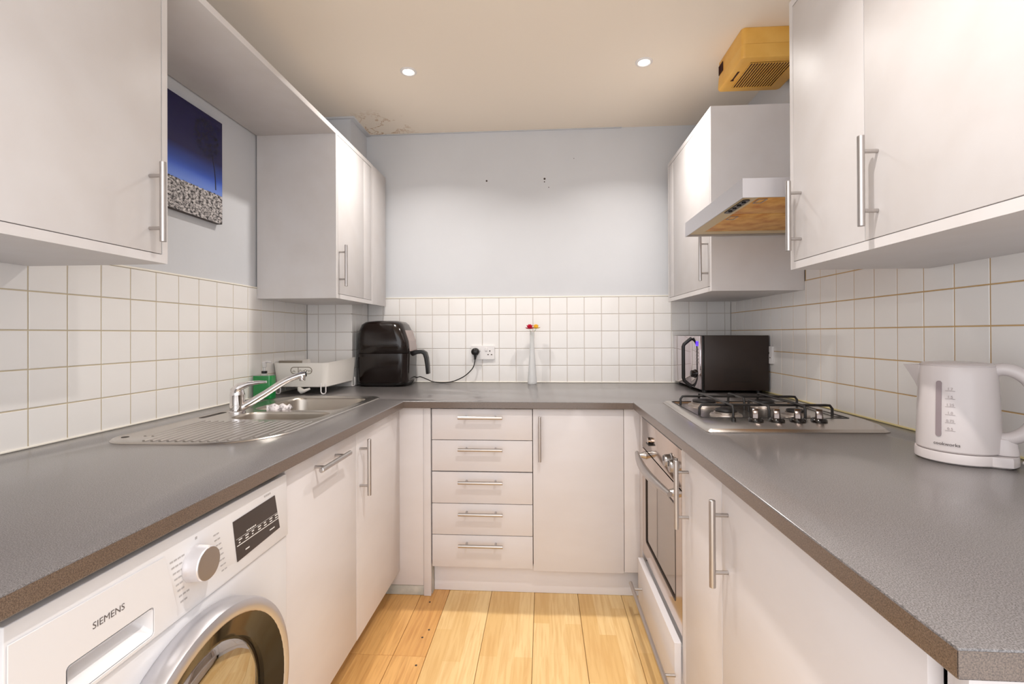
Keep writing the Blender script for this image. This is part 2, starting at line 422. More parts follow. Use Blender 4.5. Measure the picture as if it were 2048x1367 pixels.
RR = Matrix(((0, 0, -1), (-1, 0, 0), (0, 1, 0)))
RB = Matrix(((1, 0, 0), (0, 0, -1), (0, 1, 0)))
TB = TZ - 5 * TP
tiles(wall_left, cols(1.2118, 1, .24, BY0), lambda u, z: (XL, u, z), RL)
tiles(wall_right, cols(1.8496 - 16 * TP, 1, .30, YB), lambda u, z: (XR, u, z), RR)
tiles(wall_right, cols(1.8496 - 16 * TP, 1, 1.502, 2.18), lambda u, z: (XR, u, z), RR, (-1, -2, -3))
MB().box(XR + GD, XR + TH, 1.502, 2.18, TZ, TZ + 3 * TP).build('grout', M['grout_right'], wall_right)
tiles(wall_back, cols(-.7122 - 4 * TP, 1, BX0, XR), lambda u, z: (u, YB, z), RB)
tiles(wall_corner, [XL, -1.343, -1.237, BX0], lambda u, z: (u, BY0, z), RB)
tiles(wall_corner, [BY0, 2.809, 2.917, YB], lambda u, z: (BX0, u, z), RL)
MB().box(XL - TH, XL - GD, .24, BY0, TB, TZ).build('grout', M['grout_left'], wall_left)
MB().box(XR + GD, XR + TH, .30, YB, TB, TZ).build('grout', M['grout_right'], wall_right)
MB().box(BX0, XR, YB + GD, YB + TH, TB, TZ).build('grout', M['grout_back'], wall_back)
MB().box(XL, BX0 - GD, BY0 + GD, BY0 + TH, TB, TZ).box(BX0 - TH, BX0 - GD, BY0 + GD, YB, TB, TZ).build('grout', M['grout_back'], wall_corner)
structure('trim_2', MB().box(XL - TH, XL + .0015, .24, BY0, TZ, TZ + .006), M['caulk'], bevel=.001)
structure('trim_3', MB().box(BX0, XR, YB - .0015, YB + TH, TZ, TZ + .007), M['caulk'], bevel=.001)
structure('trim_4', MB().box(XL, XL + .005, .24, BY0, WT, WT + .006), M['caulk'], bevel=.002)
structure('trim_5', MB().box(BX0, XR - .006, YB - .005, YB, WT, WT + .006), M['caulk'], bevel=.002)
structure('trim_6', MB().box(XR - .006, XR, .5, YB, WT, WT + .006), M['caulk_yellow'], bevel=.002)
hm = MB()
for x, z, r in ((-.357, 2.201, .006), (.014, 2.205, .007), (.013, 2.186, .004), (.20, 2.33, .0025), (.04, 2.15, .003)):
    hm.lathe([(r, -.0004), (r * .6, 0.0006)], (x, YB + TH, z), 'y', 10)
hm.build('screw_holes', M['hole'], wall_back, kind='stuff')

# ------------------------------------------------------------------ downlights
for i, (x, y) in enumerate(SPOTS):
    nm = ['recessed downlight in the ceiling above the left sink corner', 'recessed downlight in the ceiling nearer the yellowed extractor fan',
          'recessed downlight over the near end of the floor, out of view above'][i]
    t = thing('downlight', (x, y, ZC), nm, 'ceiling light', 'recessed ceiling downlights')
    MB().lathe([(.026, -.0015), (.026, -.004), (.031, -.006), (.040, -.003), (.041, -.0003), (.026, -.0003)], (x, y, ZC), n=36, cap0=False, cap1=False).build('trim_ring', M['white'], t, smooth=True)
    MB().lathe([(.0255, -.0006), (.0255, -.0018)], (x, y, ZC), n=24).build('lamp_face', M['lamp'], t, smooth=True)
    ld = bpy.data.lights.new('downlight_bulb', 'AREA'); ld.shape = 'DISK'; ld.size = .042; ld.spread = math.radians(LAMP_SPREAD[i]); ld.energy = LAMP_W[i]; ld.color = LAMP_COL
    lo = bpy.data.objects.new('downlight_bulb', ld); COL.objects.link(lo); lo.parent = t; lo.location = (0, 0, -.009)

# ------------------------------------------------------------------ worktop
def arc(cx, cy, r, a0, a1, n):
    return [(cx + r * math.cos(a0 + (a1 - a0) * k / n), cy + r * math.sin(a0 + (a1 - a0) * k / n)) for k in range(n + 1)]
wt = thing('worktop', (0, 2.4, WU), 'continuous U-shaped grey speckled laminate worktop around three walls', 'worktop')
outer = [(XL + .001, .25), (WXL, .25), (WXL, WYB), (WXR, WYB), (WXR, YE), (XR - .001, YE), (XR - .001, YB - .001), (BX0 + .001, YB - .001), (BX0 + .001, BY0 - .001), (XL + .001, BY0 - .001)]
sink_cut = rrect(-1.23, -.82, 1.61, 2.245, .06)[::-1]
hob_cut = rrect(.57, 1.02, 1.56, 2.09, .02)[::-1]
MB().slab(outer, [sink_cut, hob_cut], WU, WT, lambda u, v, w: (u, v, w)).build('worktop_slab', M['worktop'], wt, bevel=.0022, seg=2)

for x0, x1, y0, y1 in ((WXL + .0001, WXL + .0006, .26, WYB - .001), (WXL, WXR, WYB - .0006, WYB - .0001), (WXR - .0006, WXR - .0001, YE + .0003, WYB - .001), (WXR, XR - .003, YE - .0006, YE - .0001)):
    MB().box(x0, x1, y0, y1, WU + .0025, WT - .0028).build('edge_band', M['worktop_edge'], wt)
# ------------------------------------------------------------------ kitchen units
def carcass_box(b, x0, x1, y0, y1, z0, z1, open_side, t=.018):
    """five panels; open_side '+x', '-x' or '-y'"""
    b.box(x0, x1, y0, y1, z0, z0 + t)
    if open_side[1] == 'x':
        b.box(x0, x1, y0, y0 + t, z0 + t, z1); b.box(x0, x1, y1 - t, y1, z0 + t, z1)
        xb = x0 if open_side == '+x' else x1 - .006
        b.box(xb, xb + .006, y0 + t, y1 - t, z0 + t, z1)
    else:
        b.box(x0, x0 + t, y0, y1, z0 + t, z1); b.box(x1 - t, x1, y0, y1, z0 + t, z1)
        b.box(x0 + t, x1 - t, y1 - .006, y1, z0 + t, z1)
    return b
def door(parent, x0, x1, y0, y1, z0, z1, m='cab', name='door'):
    return MB().box(x0, x1, y0, y1, z0, z1).build(name, M[m], parent, bevel=.0012, seg=2)
FXL, FXR, FYB = -.673, .432, 2.180           # door faces of the three base runs
DT, G = .018, .0015
DTOP, DBOT = .873, .130

# left run
dw = thing('dishwasher', (-1.0, 1.425, 0), 'built-in slim dishwasher behind a white door panel with a horizontal bar handle', 'dishwasher')
carcass_box(MB(), -1.25, FXL - DT - .001, 1.193, 1.640, .12, .735, '+x').build('body', M['cab'], dw)
d = door(dw, FXL - DT, FXL, 1.192 + G, 1.665 - G, .119, DTOP)
bar_handle(d, (FXL, 1.424, .829), (0, 1, 0), (1, 0, 0))
MB().box(-.765, -.752, 1.20, 1.665, .001, .119).build('kickboard', M['plinth_grey'], dw)

sc = thing('sink_cabinet', (-1.0, 1.92, 0), 'white base cupboard under the sink with a vertical bar handle, in the left corner', 'cabinet', 'base cabinets')
b = MB(); carcass_box(b, -1.38, FXL - DT - .001, 1.667, 2.176, .12, .70, '+x')
b.build('body', M['cab'], sc)
d = door(sc, FXL - DT, FXL, 1.665 + G, 2.1792, .117, DTOP)
bar_handle(d, (FXL, 1.697, .733), (0, 0, 1), (1, 0, 0))
MB().box(-.765, -.752, 1.667, 2.176, .001, .117).build('kickboard', M['plinth_grey'], sc)

fl = thing('corner_filler_panel', (-.6, 2.2, 0), 'narrow white upright filler panel between the sink cupboard and the drawers', 'panel')
MB().box(-.75, -.5605, 2.180, 2.198, .048, DTOP + .003).build('board', M['cab'], fl, bevel=.001)
MB().box(-.5595, -.5255, 2.178, 2.30, .001, DTOP + .003).build('end_post', M['cab'], fl, bevel=.001)
MB().box(-.76, -.5605, 2.184, 2.196, .001, .045).build('base_strip', M['plinth_grey'], fl, bevel=.001)

# back run
dr = thing('drawer_unit', (-.29, 2.4, 0), 'white five-drawer unit with horizontal steel bar handles on the back wall', 'drawer unit')
carcass_box(MB(), -.521, -.052, FYB + DT + .001, 2.98, .13, .872, '-y').build('body', M['cab'], dr)
zs = [DTOP, .727, .581, .433, .287, .137]
for k in range(5):
    off = [0, 0, -.0008, 0, .0006][k]
    o = MB().box(-.521 + G, -.0515, FYB + off, FYB + off + DT, zs[k + 1] + G * (1.6 if k == 1 else 1), zs[k] - G * (1.6 if k == 2 else 1)).build('drawer', M['cab'], dr, bevel=.0012)
    zc = [.836, .690, .540, .395, .251][k]
    bar_handle(o, (-.289, FYB + off, zc), (1, 0, 0), (0, -1, 0))
bc = thing('base_cabinet', (.16, 2.4, 0), 'white base cupboard with one tall door, right of the drawers', 'cabinet', 'base cabinets')
carcass_box(MB(), -.048, .362, FYB + DT + .001, 2.98, .13, .872, '-y').build('body', M['cab'], bc)
d = door(bc, -.0485, .3625, FYB, FYB + DT, .130, DTOP)
bar_handle(d, (-.017, FYB, .742), (0, 0, 1), (0, -1, 0), r=.0065)
fr = thing('corner_filler_panel', (.39, 2.2, 0), 'thin white upright filler strip in the corner beside the oven', 'panel')
MB().box(.3645, .450, FYB, FYB + .018, .135, DTOP + .003).box(.4335, .4515, 2.1255, FYB - .0005, .03, DTOP + .003).build('board', M['cab'], fr, bevel=.001)
kb = thing('kickboard', (-.06, 2.24, 0), 'white kickboard under the drawers and the back cupboard', 'kickboard')
MB().box(-.5225, .445, 2.236, 2.252, .001, .128).build('board', M['plinth'], kb, bevel=.001)
MB().box(-.5245, -.5235, 2.20, 2.236, .001, .12).build('end_strip', M['plinth_grey'], kb)

# right run: oven, drawer below it, cupboards
ov = thing('oven', (.72, 1.82, .26), 'built-in stainless steel oven with mirror door and curved handle under the worktop', 'oven')
MB().box(.462, .98, 1.535, 2.115, .262, .852).build('body', M['black'], ov)
MB().box(.434, .4615, 1.527, 2.122, .722, .850).build('control_panel', M['oven'], ov, bevel=.002)
MB().box(.4325, .4345, 1.527, 2.122, .850, .857).build('vent_slot', M['black'], ov)
od = MB().slab([(1.527, .262), (2.122, .262), (2.122, .718), (1.527, .718)], [rrect(1.600, 2.055, .33, .655, .012)[::-1]], .434, .4612, lambda u, v, w: (w, u, v)).build('door', M['oven'], ov)
MB().slab(rrect(1.602, 2.053, .332, .653, .011), [], .4375, .456, lambda u, v, w: (w, u, v)).build('door_window', M['oven_glass'], od)
MB().slab(rrect(1.5985, 2.0565, .3285, .6565, .013), [rrect(1.606, 2.049, .336, .649, .010)[::-1]], .4334, .4372, lambda u, v, w: (w, u, v)).build('window_border', M['dark_metal'], od)
hb = MB(); pts = []
for k in range(13):
    t = k / 12; pts.append((.405 - .022 * math.sin(PI * t), 1.555 + .535 * t, .700 - .003 * math.sin(PI * t)))
hb.tube(pts, [.009 + .007 * math.sin(PI * k / 12) for k in range(13)], 14)
hb.build('handle', M['handle'], od, smooth=True)
for y in (1.575, 2.05):
    MB().lathe([(.017, .4335), (.014, .424), (.010, .412), (.009, .402)], (0, y, .700), 'x', 20).build('handle_mount', M['handle'], od, smooth=True)
for y in (1.573, 1.640):
    k = MB().lathe([(.026, .4335), (.026, .430), (.0225, .427), (.020, .408), (.017, .406)], (0, y, .786), 'x', 28).build('knob', M['handle'], ov, smooth=True)
    MB().box(.4045, .4065, y - .003, y + .003, .786, .803).build('pointer', M['black'], k)
k = MB().lathe([(.013, .4335), (.012, .424), (.010, .423)], (0, 1.965, .782), 'x', 20).build('timer_button', M['oven'], ov, smooth=True)
MB().box(.4225, .434, 1.945, 1.992, .764, .7685).build('button_shadow_strip', M['black'], ov)  # black strip painted in as the shadow below the timer button

dw2 = thing('pan_cabinet', (.6, 1.8, .02), 'low white pan drawer cabinet below the oven with one long steel bar handle', 'cabinet')
MB().box(.4305, .95, 1.535, 2.105, .035, .225).build('drawer_box', M['cab'], dw2)
o = MB().box(.408, .429, 1.522, 2.095, .028, .243)  .build('drawer', M['cab'], dw2, bevel=.0015)
MB().box(.4075, .4295, 1.523, 2.094, .2432, .2445).build('edge_band', M['plinth'], o)
bar_handle(o, (.408, 1.762, .150), (0, 1, 0), (-1, 0, 0), length=.60, gap=.50, off=.038, r=.0075)

rc = thing('base_cabinet', (.75, 1.02, 0), 'white base cupboard with two unequal doors under the right worktop, nearest the camera', 'cabinet', 'base cabinets')
carcass_box(MB(), FXR + DT + .001, 1.13, .545, 1.500, .13, .872, '-x').build('body', M['cab'], rc)
d = door(rc, FXR, FXR + DT, 1.185 + G, 1.484, DBOT, DTOP)
bar_handle(d, (FXR, 1.449, .735), (0, 0, 1), (-1, 0, 0))
d = door(rc, FXR, FXR + DT, .566, 1.185 - G, DBOT, DTOP)
bar_handle(d, (FXR, 1.146, .722), (0, 0, 1), (-1, 0, 0))
MB().box(FXR + .001, FXR + .02, 1.4855, 1.5205, DBOT, DTOP).build('side_strip', M['cab'], rc)
MB().box(.440, 1.14, .523, .541, .001, .872).build('end_panel', M['cab'], rc, bevel=.001)
MB().box(.49, .505, .545, 1.50, .001, .128).build('kickboard', M['plinth'], rc)

# ------------------------------------------------------------------ wall cabinets (doors sit flush inside the carcass edge)
def wall_cab(label, x0, x1, y0, y1, z0, z1, face, splits, handles, tt=.022):
    t = thing('wall_cabinet', ((x0 + x1) / 2, (y0 + y1) / 2, z0), label, 'cabinet', 'wall cabinets')
    b = MB(); s = .018
    b.box(x0, x1, y0, y1, z0, z0 + tt); b.box(x0, x1, y0, y1, z1 - tt, z1)
    b.box(x0, x1, y0, y0 + s, z0 + tt, z1 - tt); b.box(x0, x1, y1 - s, y1, z0 + tt, z1 - tt)
    xb = x0 if face == 1 else x1 - .006
    b.box(xb, xb + .006, y0 + s, y1 - s, z0 + tt, z1 - tt)
    b.build('carcass', M['cab_wall'], t)
    xf = x1 if face == 1 else x0
    for (a, c), hy in zip(splits, handles):
        d = MB().box(min(xf, xf - face * .018), max(xf, xf - face * .018), a + .0013, c - .0013, z0 + tt + .002, z1 - tt - .003).build('door', M['cab_wall'], t, bevel=.0012)
        if hy is not None: bar_handle(d, (xf, hy, 1.561), (0, 0, 1), (face, 0, 0))
    return t
CF_L, CF_R = -1.009, .757
wall_cab('near left white wall cupboard, cropped by the frame, one door with a bar handle', XL + .001, CF_L, .60, 1.212, 1.410, 2.228, 1, [(.620, 1.193)], [1.154])
wall_cab('far left white wall cupboard in the corner above the air fryer', XL + .001, CF_L, 2.254, 2.750, 1.398, 2.228, 1, [(2.274, 2.615), (2.615, 2.731)], [2.288, None])
wc = wall_cab('near right white wall cupboard with two doors, cropped by the frame', CF_R, XR - .001, .53, 1.500, 1.410, 2.228, -1, [(1.166, 1.482), (.55, 1.166)], [1.441, 1.122])
wall_cab('far right white wall cupboard behind the cooker hood', CF_R, XR - .001, 2.182, 2.915, 1.408, 2.240, -1, [(2.202, 2.80), (2.80, 2.897)], [2.225, None])
# the corner return of the far left cupboard runs past the boxing to the back wall
fp = thing('cupboard_return_panel', (-1.0, 2.87, 1.41), 'white filler panel closing the far left wall cupboard against the back wall', 'panel')
MB().box(-1.027, CF_L, 2.7505, 2.985, 1.398, 2.228).build('board', M['cab_wall'], fp, bevel=.001)
br = thing('bridging_shelf', (-1.2, 1.73, 2.2), 'white bridging panel spanning between the two left wall cupboards above the picture', 'panel')
MB().box(XL + .001, CF_L, 1.2125, 2.2535, 2.204, 2.228).build('board', M['cab_wall'], br, bevel=.001)

# ------------------------------------------------------------------ washing machine
WX = -.663
wm = thing('washing_machine', (-.95, .863, 0), 'white front-loading washing machine with a silver-rimmed round door under the left worktop', 'washing machine')
b = MB()
b.slab(rrect(-1.24, WX - .004, .540, 1.190, [.005, .022, .022, .005]), [], .012, .700, lambda u, v, w: (u, v, w))
wb = MB()
def wm_sec(z, x1): return [(q[0], q[1], z) for q in rrect(-1.24, x1, .540, 1.190, [.004, .024, .024, .004])]
fr_hole = [(.870 + .222 * math.cos(2 * PI * k / 48), .433 + .222 * math.sin(2 * PI * k / 48)) for k in range(48)]
# cabinet: sides, top, back, front sheet with the round port
wb.box(-1.24, -.69, .540, .546, .012, .858).box(-1.24, -.69, 1.184, 1.190, .012, .858).box(-1.24, -.69, .546, 1.184, .852, .858).box(-1.24, -1.234, .546, 1.184, .012, .852)
wb.slab([(.540, .012), (1.190, .012), (1.190, .6995), (.540, .6995)], [fr_hole[::-1]], WX - .026, WX - .004, lambda u, v, w: (w, u, v))
wb.build('cabinet', M['white_enamel'], wm, bevel=.012, seg=3, ang=60)
pocket = rrect(.617, .762, .712, .757, .006)
dwr = [(.543, .704), (.8165, .704), (.8155, .725), (.803, .776), (.786, .832), (.543, .836)]
gauge_disp = [(.985, .727), (1.150, .735), (1.128, .823), (.970, .819)]
pan = MB().slab([(.540, .7015), (1.190, .7015), (1.183, .860), (.540, .860)], [pocket[::-1]], WX - .030, WX, lambda u, v, w: (w, u, v)).build('control_panel', M['white_enamel'], wm, bevel=.006, seg=3, ang=60)
dd = MB().slab(dwr, [rrect(.6155, .7635, .7105, .7585, .006)[::-1]], WX + .0002, WX + .0022, lambda u, v, w: (w, u, v)).build('detergent_drawer', M['white_enamel'], wm, bevel=.0009, seg=1)
pk = MB()
L0 = [(WX + .0018, u, v) for u, v in pocket]
L1 = [(WX - .010, u, v + .002) for u, v in rrect(.622, .757, .722, .754, .006)]
L2 = [(WX - .026, u, v) for u, v in rrect(.626, .752, .735, .752, .006)]
pk.loft([L0, L1, L2], False, True).build('grip_recess', M['white_enamel'], dd, smooth=True)
fnp = lambda x0: (lambda u0, v0: (lambda u, v: (x0, u0 + u, v0 + v)))
text('SIEMENS', .0145, fnp(WX + .0026)(.680, .7915), 'lettering', M['dark_print'], dd, label='grey maker lettering')
kb2 = MB().lathe([(.034, WX + .0003), (.034, WX + .003), (.032, WX + .006), (.0315, WX + .026), (.030, WX + .028)], (0, .861, .785), 'x', 40).build('program_knob', M['silver'], wm, smooth=True)
MB().lathe([(.0296, WX + .0282), (.0296, WX + .0288)], (0, .861, .785), 'x', 40).build('knob_face', M['handle'], kb2, smooth=True)
MB().box(WX + .008, WX + .0285, .858, .862, .812, .8195).build('pointer', M['white'], kb2)
disp = MB().slab(gauge_disp, [], WX + .0003, WX + .0012, lambda u, v, w: (w, u, v)).build('display', M['display'], wm)
mk = MB(); xk = WX + .0015
def dash(y0, y1, z0, z1): mk.box(xk, xk + .0003, y0, y1, z0, z1)
mk.box(xk, xk + .0003, .983, 1.1435, .7605, .7622); mk.box(xk, xk + .0003, .980, 1.1415, .7765, .7770)
for k in range(7):
    y = .988 + k * .0232; w = .012
    dash(y, y + w * (.7 if k in (2, 4) else 1), .7715, .7740); dash(y + .001, y + w * (.5 if k in (0, 2) else .95), .7655, .7680)
for k in range(6): dash(1.016 + k * .006, 1.020 + k * .006, .780, .783)
dash(1.012, 1.026, .741, .7437); dash(1.105, 1.126, .745, .7475)
mk.build('display_marks', M['white_print'], disp, kind='stuff')
mk = MB(); xk = WX + .0003
for k in range(8):
    z = .812 - k * .0118; n = [.036, .030, .034, .026, .022, .024, .032, .018][k]
    y = .800 + k * .0035
    for q in range(int(n / .009)): mk.box(xk, xk + .0003, y + q * .009, y + q * .009 + .0068, z, z + .0028)
for k in range(8):
    z = .8135 - k * .0118; y = .905 + k * .0035
    for q in range(2): mk.box(xk, xk + .0003, y + q * .009 + .006, y + q * .009 + .0128, z, z + .0026)
mk.box(xk, xk + .0003, .861, .866, .829, .834)
for q in range(4): mk.box(xk, xk + .0003, 1.085 + q * .007, 1.090 + q * .007, .832, .836)
mk.build('dial_markings', M['grey_print'], wm, kind='stuff')
DC = (0, .870, .433)
wd = MB().lathe([(.215, WX - .02), (.247, WX - .0035), (.251, WX + .004), (.2515, WX + .034), (.248, WX + .042), (.243, WX + .045), (.228, WX + .046), (.224, WX + .044), (.215, WX + .030)], DC, 'x', 72, False, False).build('door', M['hood'], wm, smooth=True)
MB().lathe([(.2238, WX + .0435), (.221, WX + .0415), (.190, WX + .030), (.178, WX + .022), (.176, WX + .005)], DC, 'x', 64, False, False).build('door_inner_ring', M['black_gloss'], wd, smooth=True)
MB().lathe([(.1775, WX + .012), (.170, WX + .017), (.155, WX + .0205), (.12, WX + .0245), (.07, WX + .0272), (.012, WX + .028)], DC, 'x', 64, False, True).build('door_glass', M['door_glass'], wd, smooth=True)
MB().lathe([(.221, WX - .01), (.205, WX - .03), (.19, WX - .08), (.20, WX - .10)], DC, 'x', 48, False, False).build('door_seal', M['grey_gasket'], wm, smooth=True)
MB().lathe([(.20, WX - .11), (.235, WX - .115), (.238, WX - .35), (.20, WX - .40), (.02, WX - .41)], DC, 'x', 48, False, True).build('drum', M['drum'], wm, smooth=True)

# ------------------------------------------------------------------ sink and tap
SZ = WT + .0032
sk = thing('sink', (-1.04, 1.79, WT), 'stainless steel one-and-a-half bowl sink with ribbed drainer set in the left worktop', 'sink')
out_s = rrect(-1.290, -.790, 1.268, 2.300, [.10, .20, .07, .14], 10)
bowlA = rrect(-1.165, -.825, 1.648, 1.822, [.075, .075, .05, .07], 7)
bowlB = rrect(-1.205, -.832, 1.862, 2.226, [.07, .06, .07, .07], 7)
def inset(p, d, c=(-1.04, 1.79)):
    n = len(p); o = []
    for i in range(n):
        a, b2 = Vector(p[i - 1]), Vector(p[(i + 1) % n]); t = (b2 - a).normalized(); nn = Vector((-t.y, t.x))
        o.append((p[i][0] + nn.x * d, p[i][1] + nn.y * d))
    return o
b = MB()
o1 = inset(out_s, .004); o2 = inset(out_s, .010); o3 = inset(out_s, .014)
b.loft([[(u, v, WT + .0003) for u, v in out_s], [(u, v, WT + .0040) for u, v in o1], [(u, v, WT + .0050) for u, v in o2], [(u, v, SZ) for u, v in o3]], False, False)
polys = [o3, bowlA[::-1], bowlB[::-1]]
flat = [q for l in polys for q in l]
b.add([(u, v, SZ) for u, v in flat], [tuple(t) for t in tessellate_polygon([[Vector((u, v, 0)) for u, v in l] for l in polys])])
b.build('deck', M['steel'], sk, smooth=True)
def bowl(p, depth, cx, cy, name):
    sc_ = lambda k: [(cx + (u - cx) * k, cy + (v - cy) * k) for u, v in p]
    Ls = []
    for k, z in ((1.0, SZ), (.985, SZ - .003), (.975, SZ - .010), (.95, SZ - depth * .75), (.90, SZ - depth * .94), (.80, SZ - depth), (.18, SZ - depth - .004)):
        Ls.append([(u, v, z) for u, v in sc_(k)])
    MB().loft(Ls, False, True).build(name, M['steel_bowl'], sk, smooth=True, ang=60)
    MB().lathe([(.042, 0), (.040, .002), (.030, .0025), (.028, .0005)], (cx, cy, SZ - depth - .0035), n=28).build('waste', M['chrome'], sk, smooth=True)
bowl(bowlA, .125, -.995, 1.735, 'half_bowl')
bowl(bowlB, .155, -1.02, 2.045, 'main_bowl')
b = MB()
for k in range(17):
    x = -1.205 + k * .0245
    y1 = 1.612 - .006 * (k % 2)
    d0 = abs(x + 1.04)
    y0 = 1.300 + (.06 if k < 2 else 0) + max(0, (x + .96) / .16) ** 2 * .16
    b.loft([[(x - .005, y, SZ), (x - .0025, y, SZ + .0022), (x + .0025, y, SZ + .0022), (x + .005, y, SZ)] for y in (y0, y1)])
b.build('drainer_ridges', M['steel'], sk, smooth=True)
b = MB().slab(rrect(-1.272, -1.248, 1.665, 1.80, .010), [], SZ, SZ + .0006, lambda u, v, w: (u, v, w)).build('overflow_slot', M['gap'], sk)
MB().lathe([(.010, SZ), (.010, SZ + .0008)], (-1.254, 1.344, 0), n=16).build('drain_plug_hole', M['gap'], sk)

tp = thing('tap', (-1.209, 1.80, SZ), 'chrome single-lever mixer tap at the back of the sink', 'tap')
TX, TY = -1.209, 1.80
MB().lathe([(.030, 0), (.030, .004), (.027, .007), (.0265, .028), (.0272, .0285), (.0272, .0305), (.0265, .031), (.0265, .068), (.027, .070), (.0235, .086), (.015, .096)], (TX, TY, SZ), n=32).build('body', M['chrome'], tp, smooth=True)
MB().tube([(TX - .012, TY, SZ + .080), (TX + .010, TY + .002, SZ + .101), (TX + .045, TY + .006, SZ + .113), (TX + .085, TY + .010, SZ + .118), (TX + .112, TY + .012, SZ + .119)], [.020, .0165, .010, .007, .005], 16).build('lever', M['chrome'], tp, smooth=True)
sp = MB().tube([(TX + .015, TY + .003, SZ + .018), (TX + .050, TY + .012, SZ + .038), (TX + .10, TY + .025, SZ + .071), (TX + .150, TY + .036, SZ + .106), (TX + .178, TY + .041, SZ + .122), (TX + .205, TY + .046, SZ + .134), (TX + .235, TY + .052, SZ + .144), (TX + .252, TY + .055, SZ + .147)], [.0165, .0145, .0132, .0128, .0125, .0122, .0120, .0105], 16).build('spout', M['chrome'], tp, smooth=True)
MB().lathe([(.0105, -.020), (.0115, -.018), (.0115, .002)], (TX + .238, TY + .0525, SZ + .140), n=20).build('aerator', M['chrome'], sp, smooth=True)

# cloth over the divider
b = MB(); N1, N2 = 16, 8
vs = []; fs = []
for j in range(N2):
    for i in range(N1):
        t = j / (N2 - 1); s = i / (N1 - 1)
        x = -1.135 + .10 * s + .004 * math.sin(9 * t + 4 * s)
        y = 1.862 + .030 * t + .004 * math.sin(14 * s + 2 * t)
        z = SZ - .035 + .052 * math.sin(PI * (.10 + .62 * t)) + .005 * math.sin(17 * s + 5 * t) + random.uniform(-.0015, .0015) - .012 * (s - .5) ** 2
        vs.append((x, y, z))
for j in range(N2 - 1):
    for i in range(N1 - 1):
        q = j * N1 + i; fs.append((q, q + 1, q + N1 + 1, q + N1))
cl = MB().add(vs, fs).build('dish_cloth', M['cloth'], None, smooth=True, ang=180)
sol = cl.modifiers.new('solid', 'SOLIDIFY'); sol.thickness = .006; sol.offset = 0
tag(cl, 'crumpled white net dish cloth lying on the edge of the main sink bowl', 'cloth')

# soap bottle
sb = thing('soap_dispenser', (-1.352, 2.215, WT), 'clear pump bottle of bright green washing-up liquid behind the sink', 'soap dispenser')
MB().slab(rrect(-1.398, -1.306, 2.190, 2.245, .012), [], WT + .001, WT + .112, lambda u, v, w: (u, v, w)).build('bottle', M['soap'], sb, bevel=.005, seg=3)
MB().lathe([(.016, .1125), (.016, .116), (.010, .118), (.010, .122)], (-1.352, 2.217, WT), n=20).build('neck', M['clear'], sb, smooth=True)
MB().lathe([(.013, .1225), (.013, .134)], (-1.352, 2.217, WT), n=20).build('collar', M['black'], sb, bevel=.001)
MB().lathe([(.006, .1345), (.006, .150), (.010, .152), (.011, .176), (.009, .179)], (-1.352, 2.217, WT), n=16).tube([(-1.352, 2.217, WT + .176), (-1.330, 2.212, WT + .179), (-1.309, 2.207, WT + .176)], [.006, .005, .004], 10).build('pump_head', M['clear'], sb, smooth=True)

# ------------------------------------------------------------------ dish rack
RX0, RX1, RY0, RY1 = -1.407, -1.112, 2.372, 2.765
rk = thing('dish_rack', (-1.26, 2.57, WT), 'white plastic dish drainer rack on wire feet beside the air fryer', 'dish rack')
def rk_loop(z, d):
    return [(u, v, z) for u, v in rrect(RX0 + d, RX1 - d, RY0 + d, RY1 - d, .030, 5)]
zb, zt_ = WT + .036, WT + .163
b = MB()
def lift(u, v):                                      # rim dips a little along the front
    s = max(0., min(1., (u - RX0) / (RX1 - RX0))); t = max(0., min(1., (v - RY0) / (RY1 - RY0)))
    return .012 * t * s
outr = [rk_loop(zb, .016), rk_loop(zb + .004, .011), rk_loop(zt_ - .01, .001), [(u, v, z + lift(u, v)) for u, v, z in rk_loop(zt_, -.001)]]
inr = [[(u, v, z + lift(u, v)) for u, v, z in rk_loop(zt_, .004)], rk_loop(zb + .010, .016), rk_loop(zb + .006, .030)]
b.loft(outr + inr, True, True)
b.build('tray', M['rack'], rk, smooth=True)
b = MB()
for (x, y, ax) in ((RX1 - .022, RY0 + .006, 0), (RX0 + .030, RY0 + .006, 0), (RX1 - .022, RY1 - .010, 0), (RX0 + .03, RY1 - .010, 0)):
    pts = [(x - .013, y, WT + .058), (x - .013, y, WT + .014), (x - .009, y, WT + .006), (x, y, WT + .0032), (x + .009, y, WT + .006), (x + .013, y, WT + .014), (x + .013, y, WT + .058)]
    MB().tube(pts, .0030, 8).build('foot', M['white'], rk, smooth=True)
MB().slab(rrect(RX0 + .002, RX0 + .125, RY0 + .055, RY0 + .085, .014), [], zt_ - .004, zt_ + .008, lambda u, v, w: (u, v, w)).build('grip', M['rack_grey'], rk, bevel=.003)
# raised badge with a wavy plant motif on the front
fy = lambda z: RY0 + .011 - .010 * (z - zb) / (zt_ - zb)
bd = MB()
cx, cz, hw, hh = -1.250, WT + .124, .058, .019
ring_o = rrect(cx - hw, cx + hw, cz - hh, cz + hh, .0185, 8); ring_i = rrect(cx - hw + .004, cx + hw - .004, cz - hh + .004, cz + hh - .004, .0145, 8)
bd.slab(ring_o, [ring_i[::-1]], -.002, .0015, lambda u, v, w: (u, fy(v) - w, v))
bd.slab([(cx - .018, cz - hh + .004), (cx - .0145, cz - hh + .004), (cx - .0145, cz + hh - .004), (cx - .018, cz + hh - .004)], [], -.002, .0012, lambda u, v, w: (u, fy(v) - w, v))
for k, (du, h) in enumerate(((-.040, .006), (-.006, .012), (.012, .008), (.022, .014), (.034, .010), (.046, .008))):
    p0 = [(cx + du + .006 * math.cos(a), fy(cz) - .0005, cz - .008 + h * math.sin(a)) for a in [PI * q / 6 for q in range(7)]]
    bd.tube(p0, .0014, 6)
bd.build('badge', M['rack_grey'], rk, smooth=True)
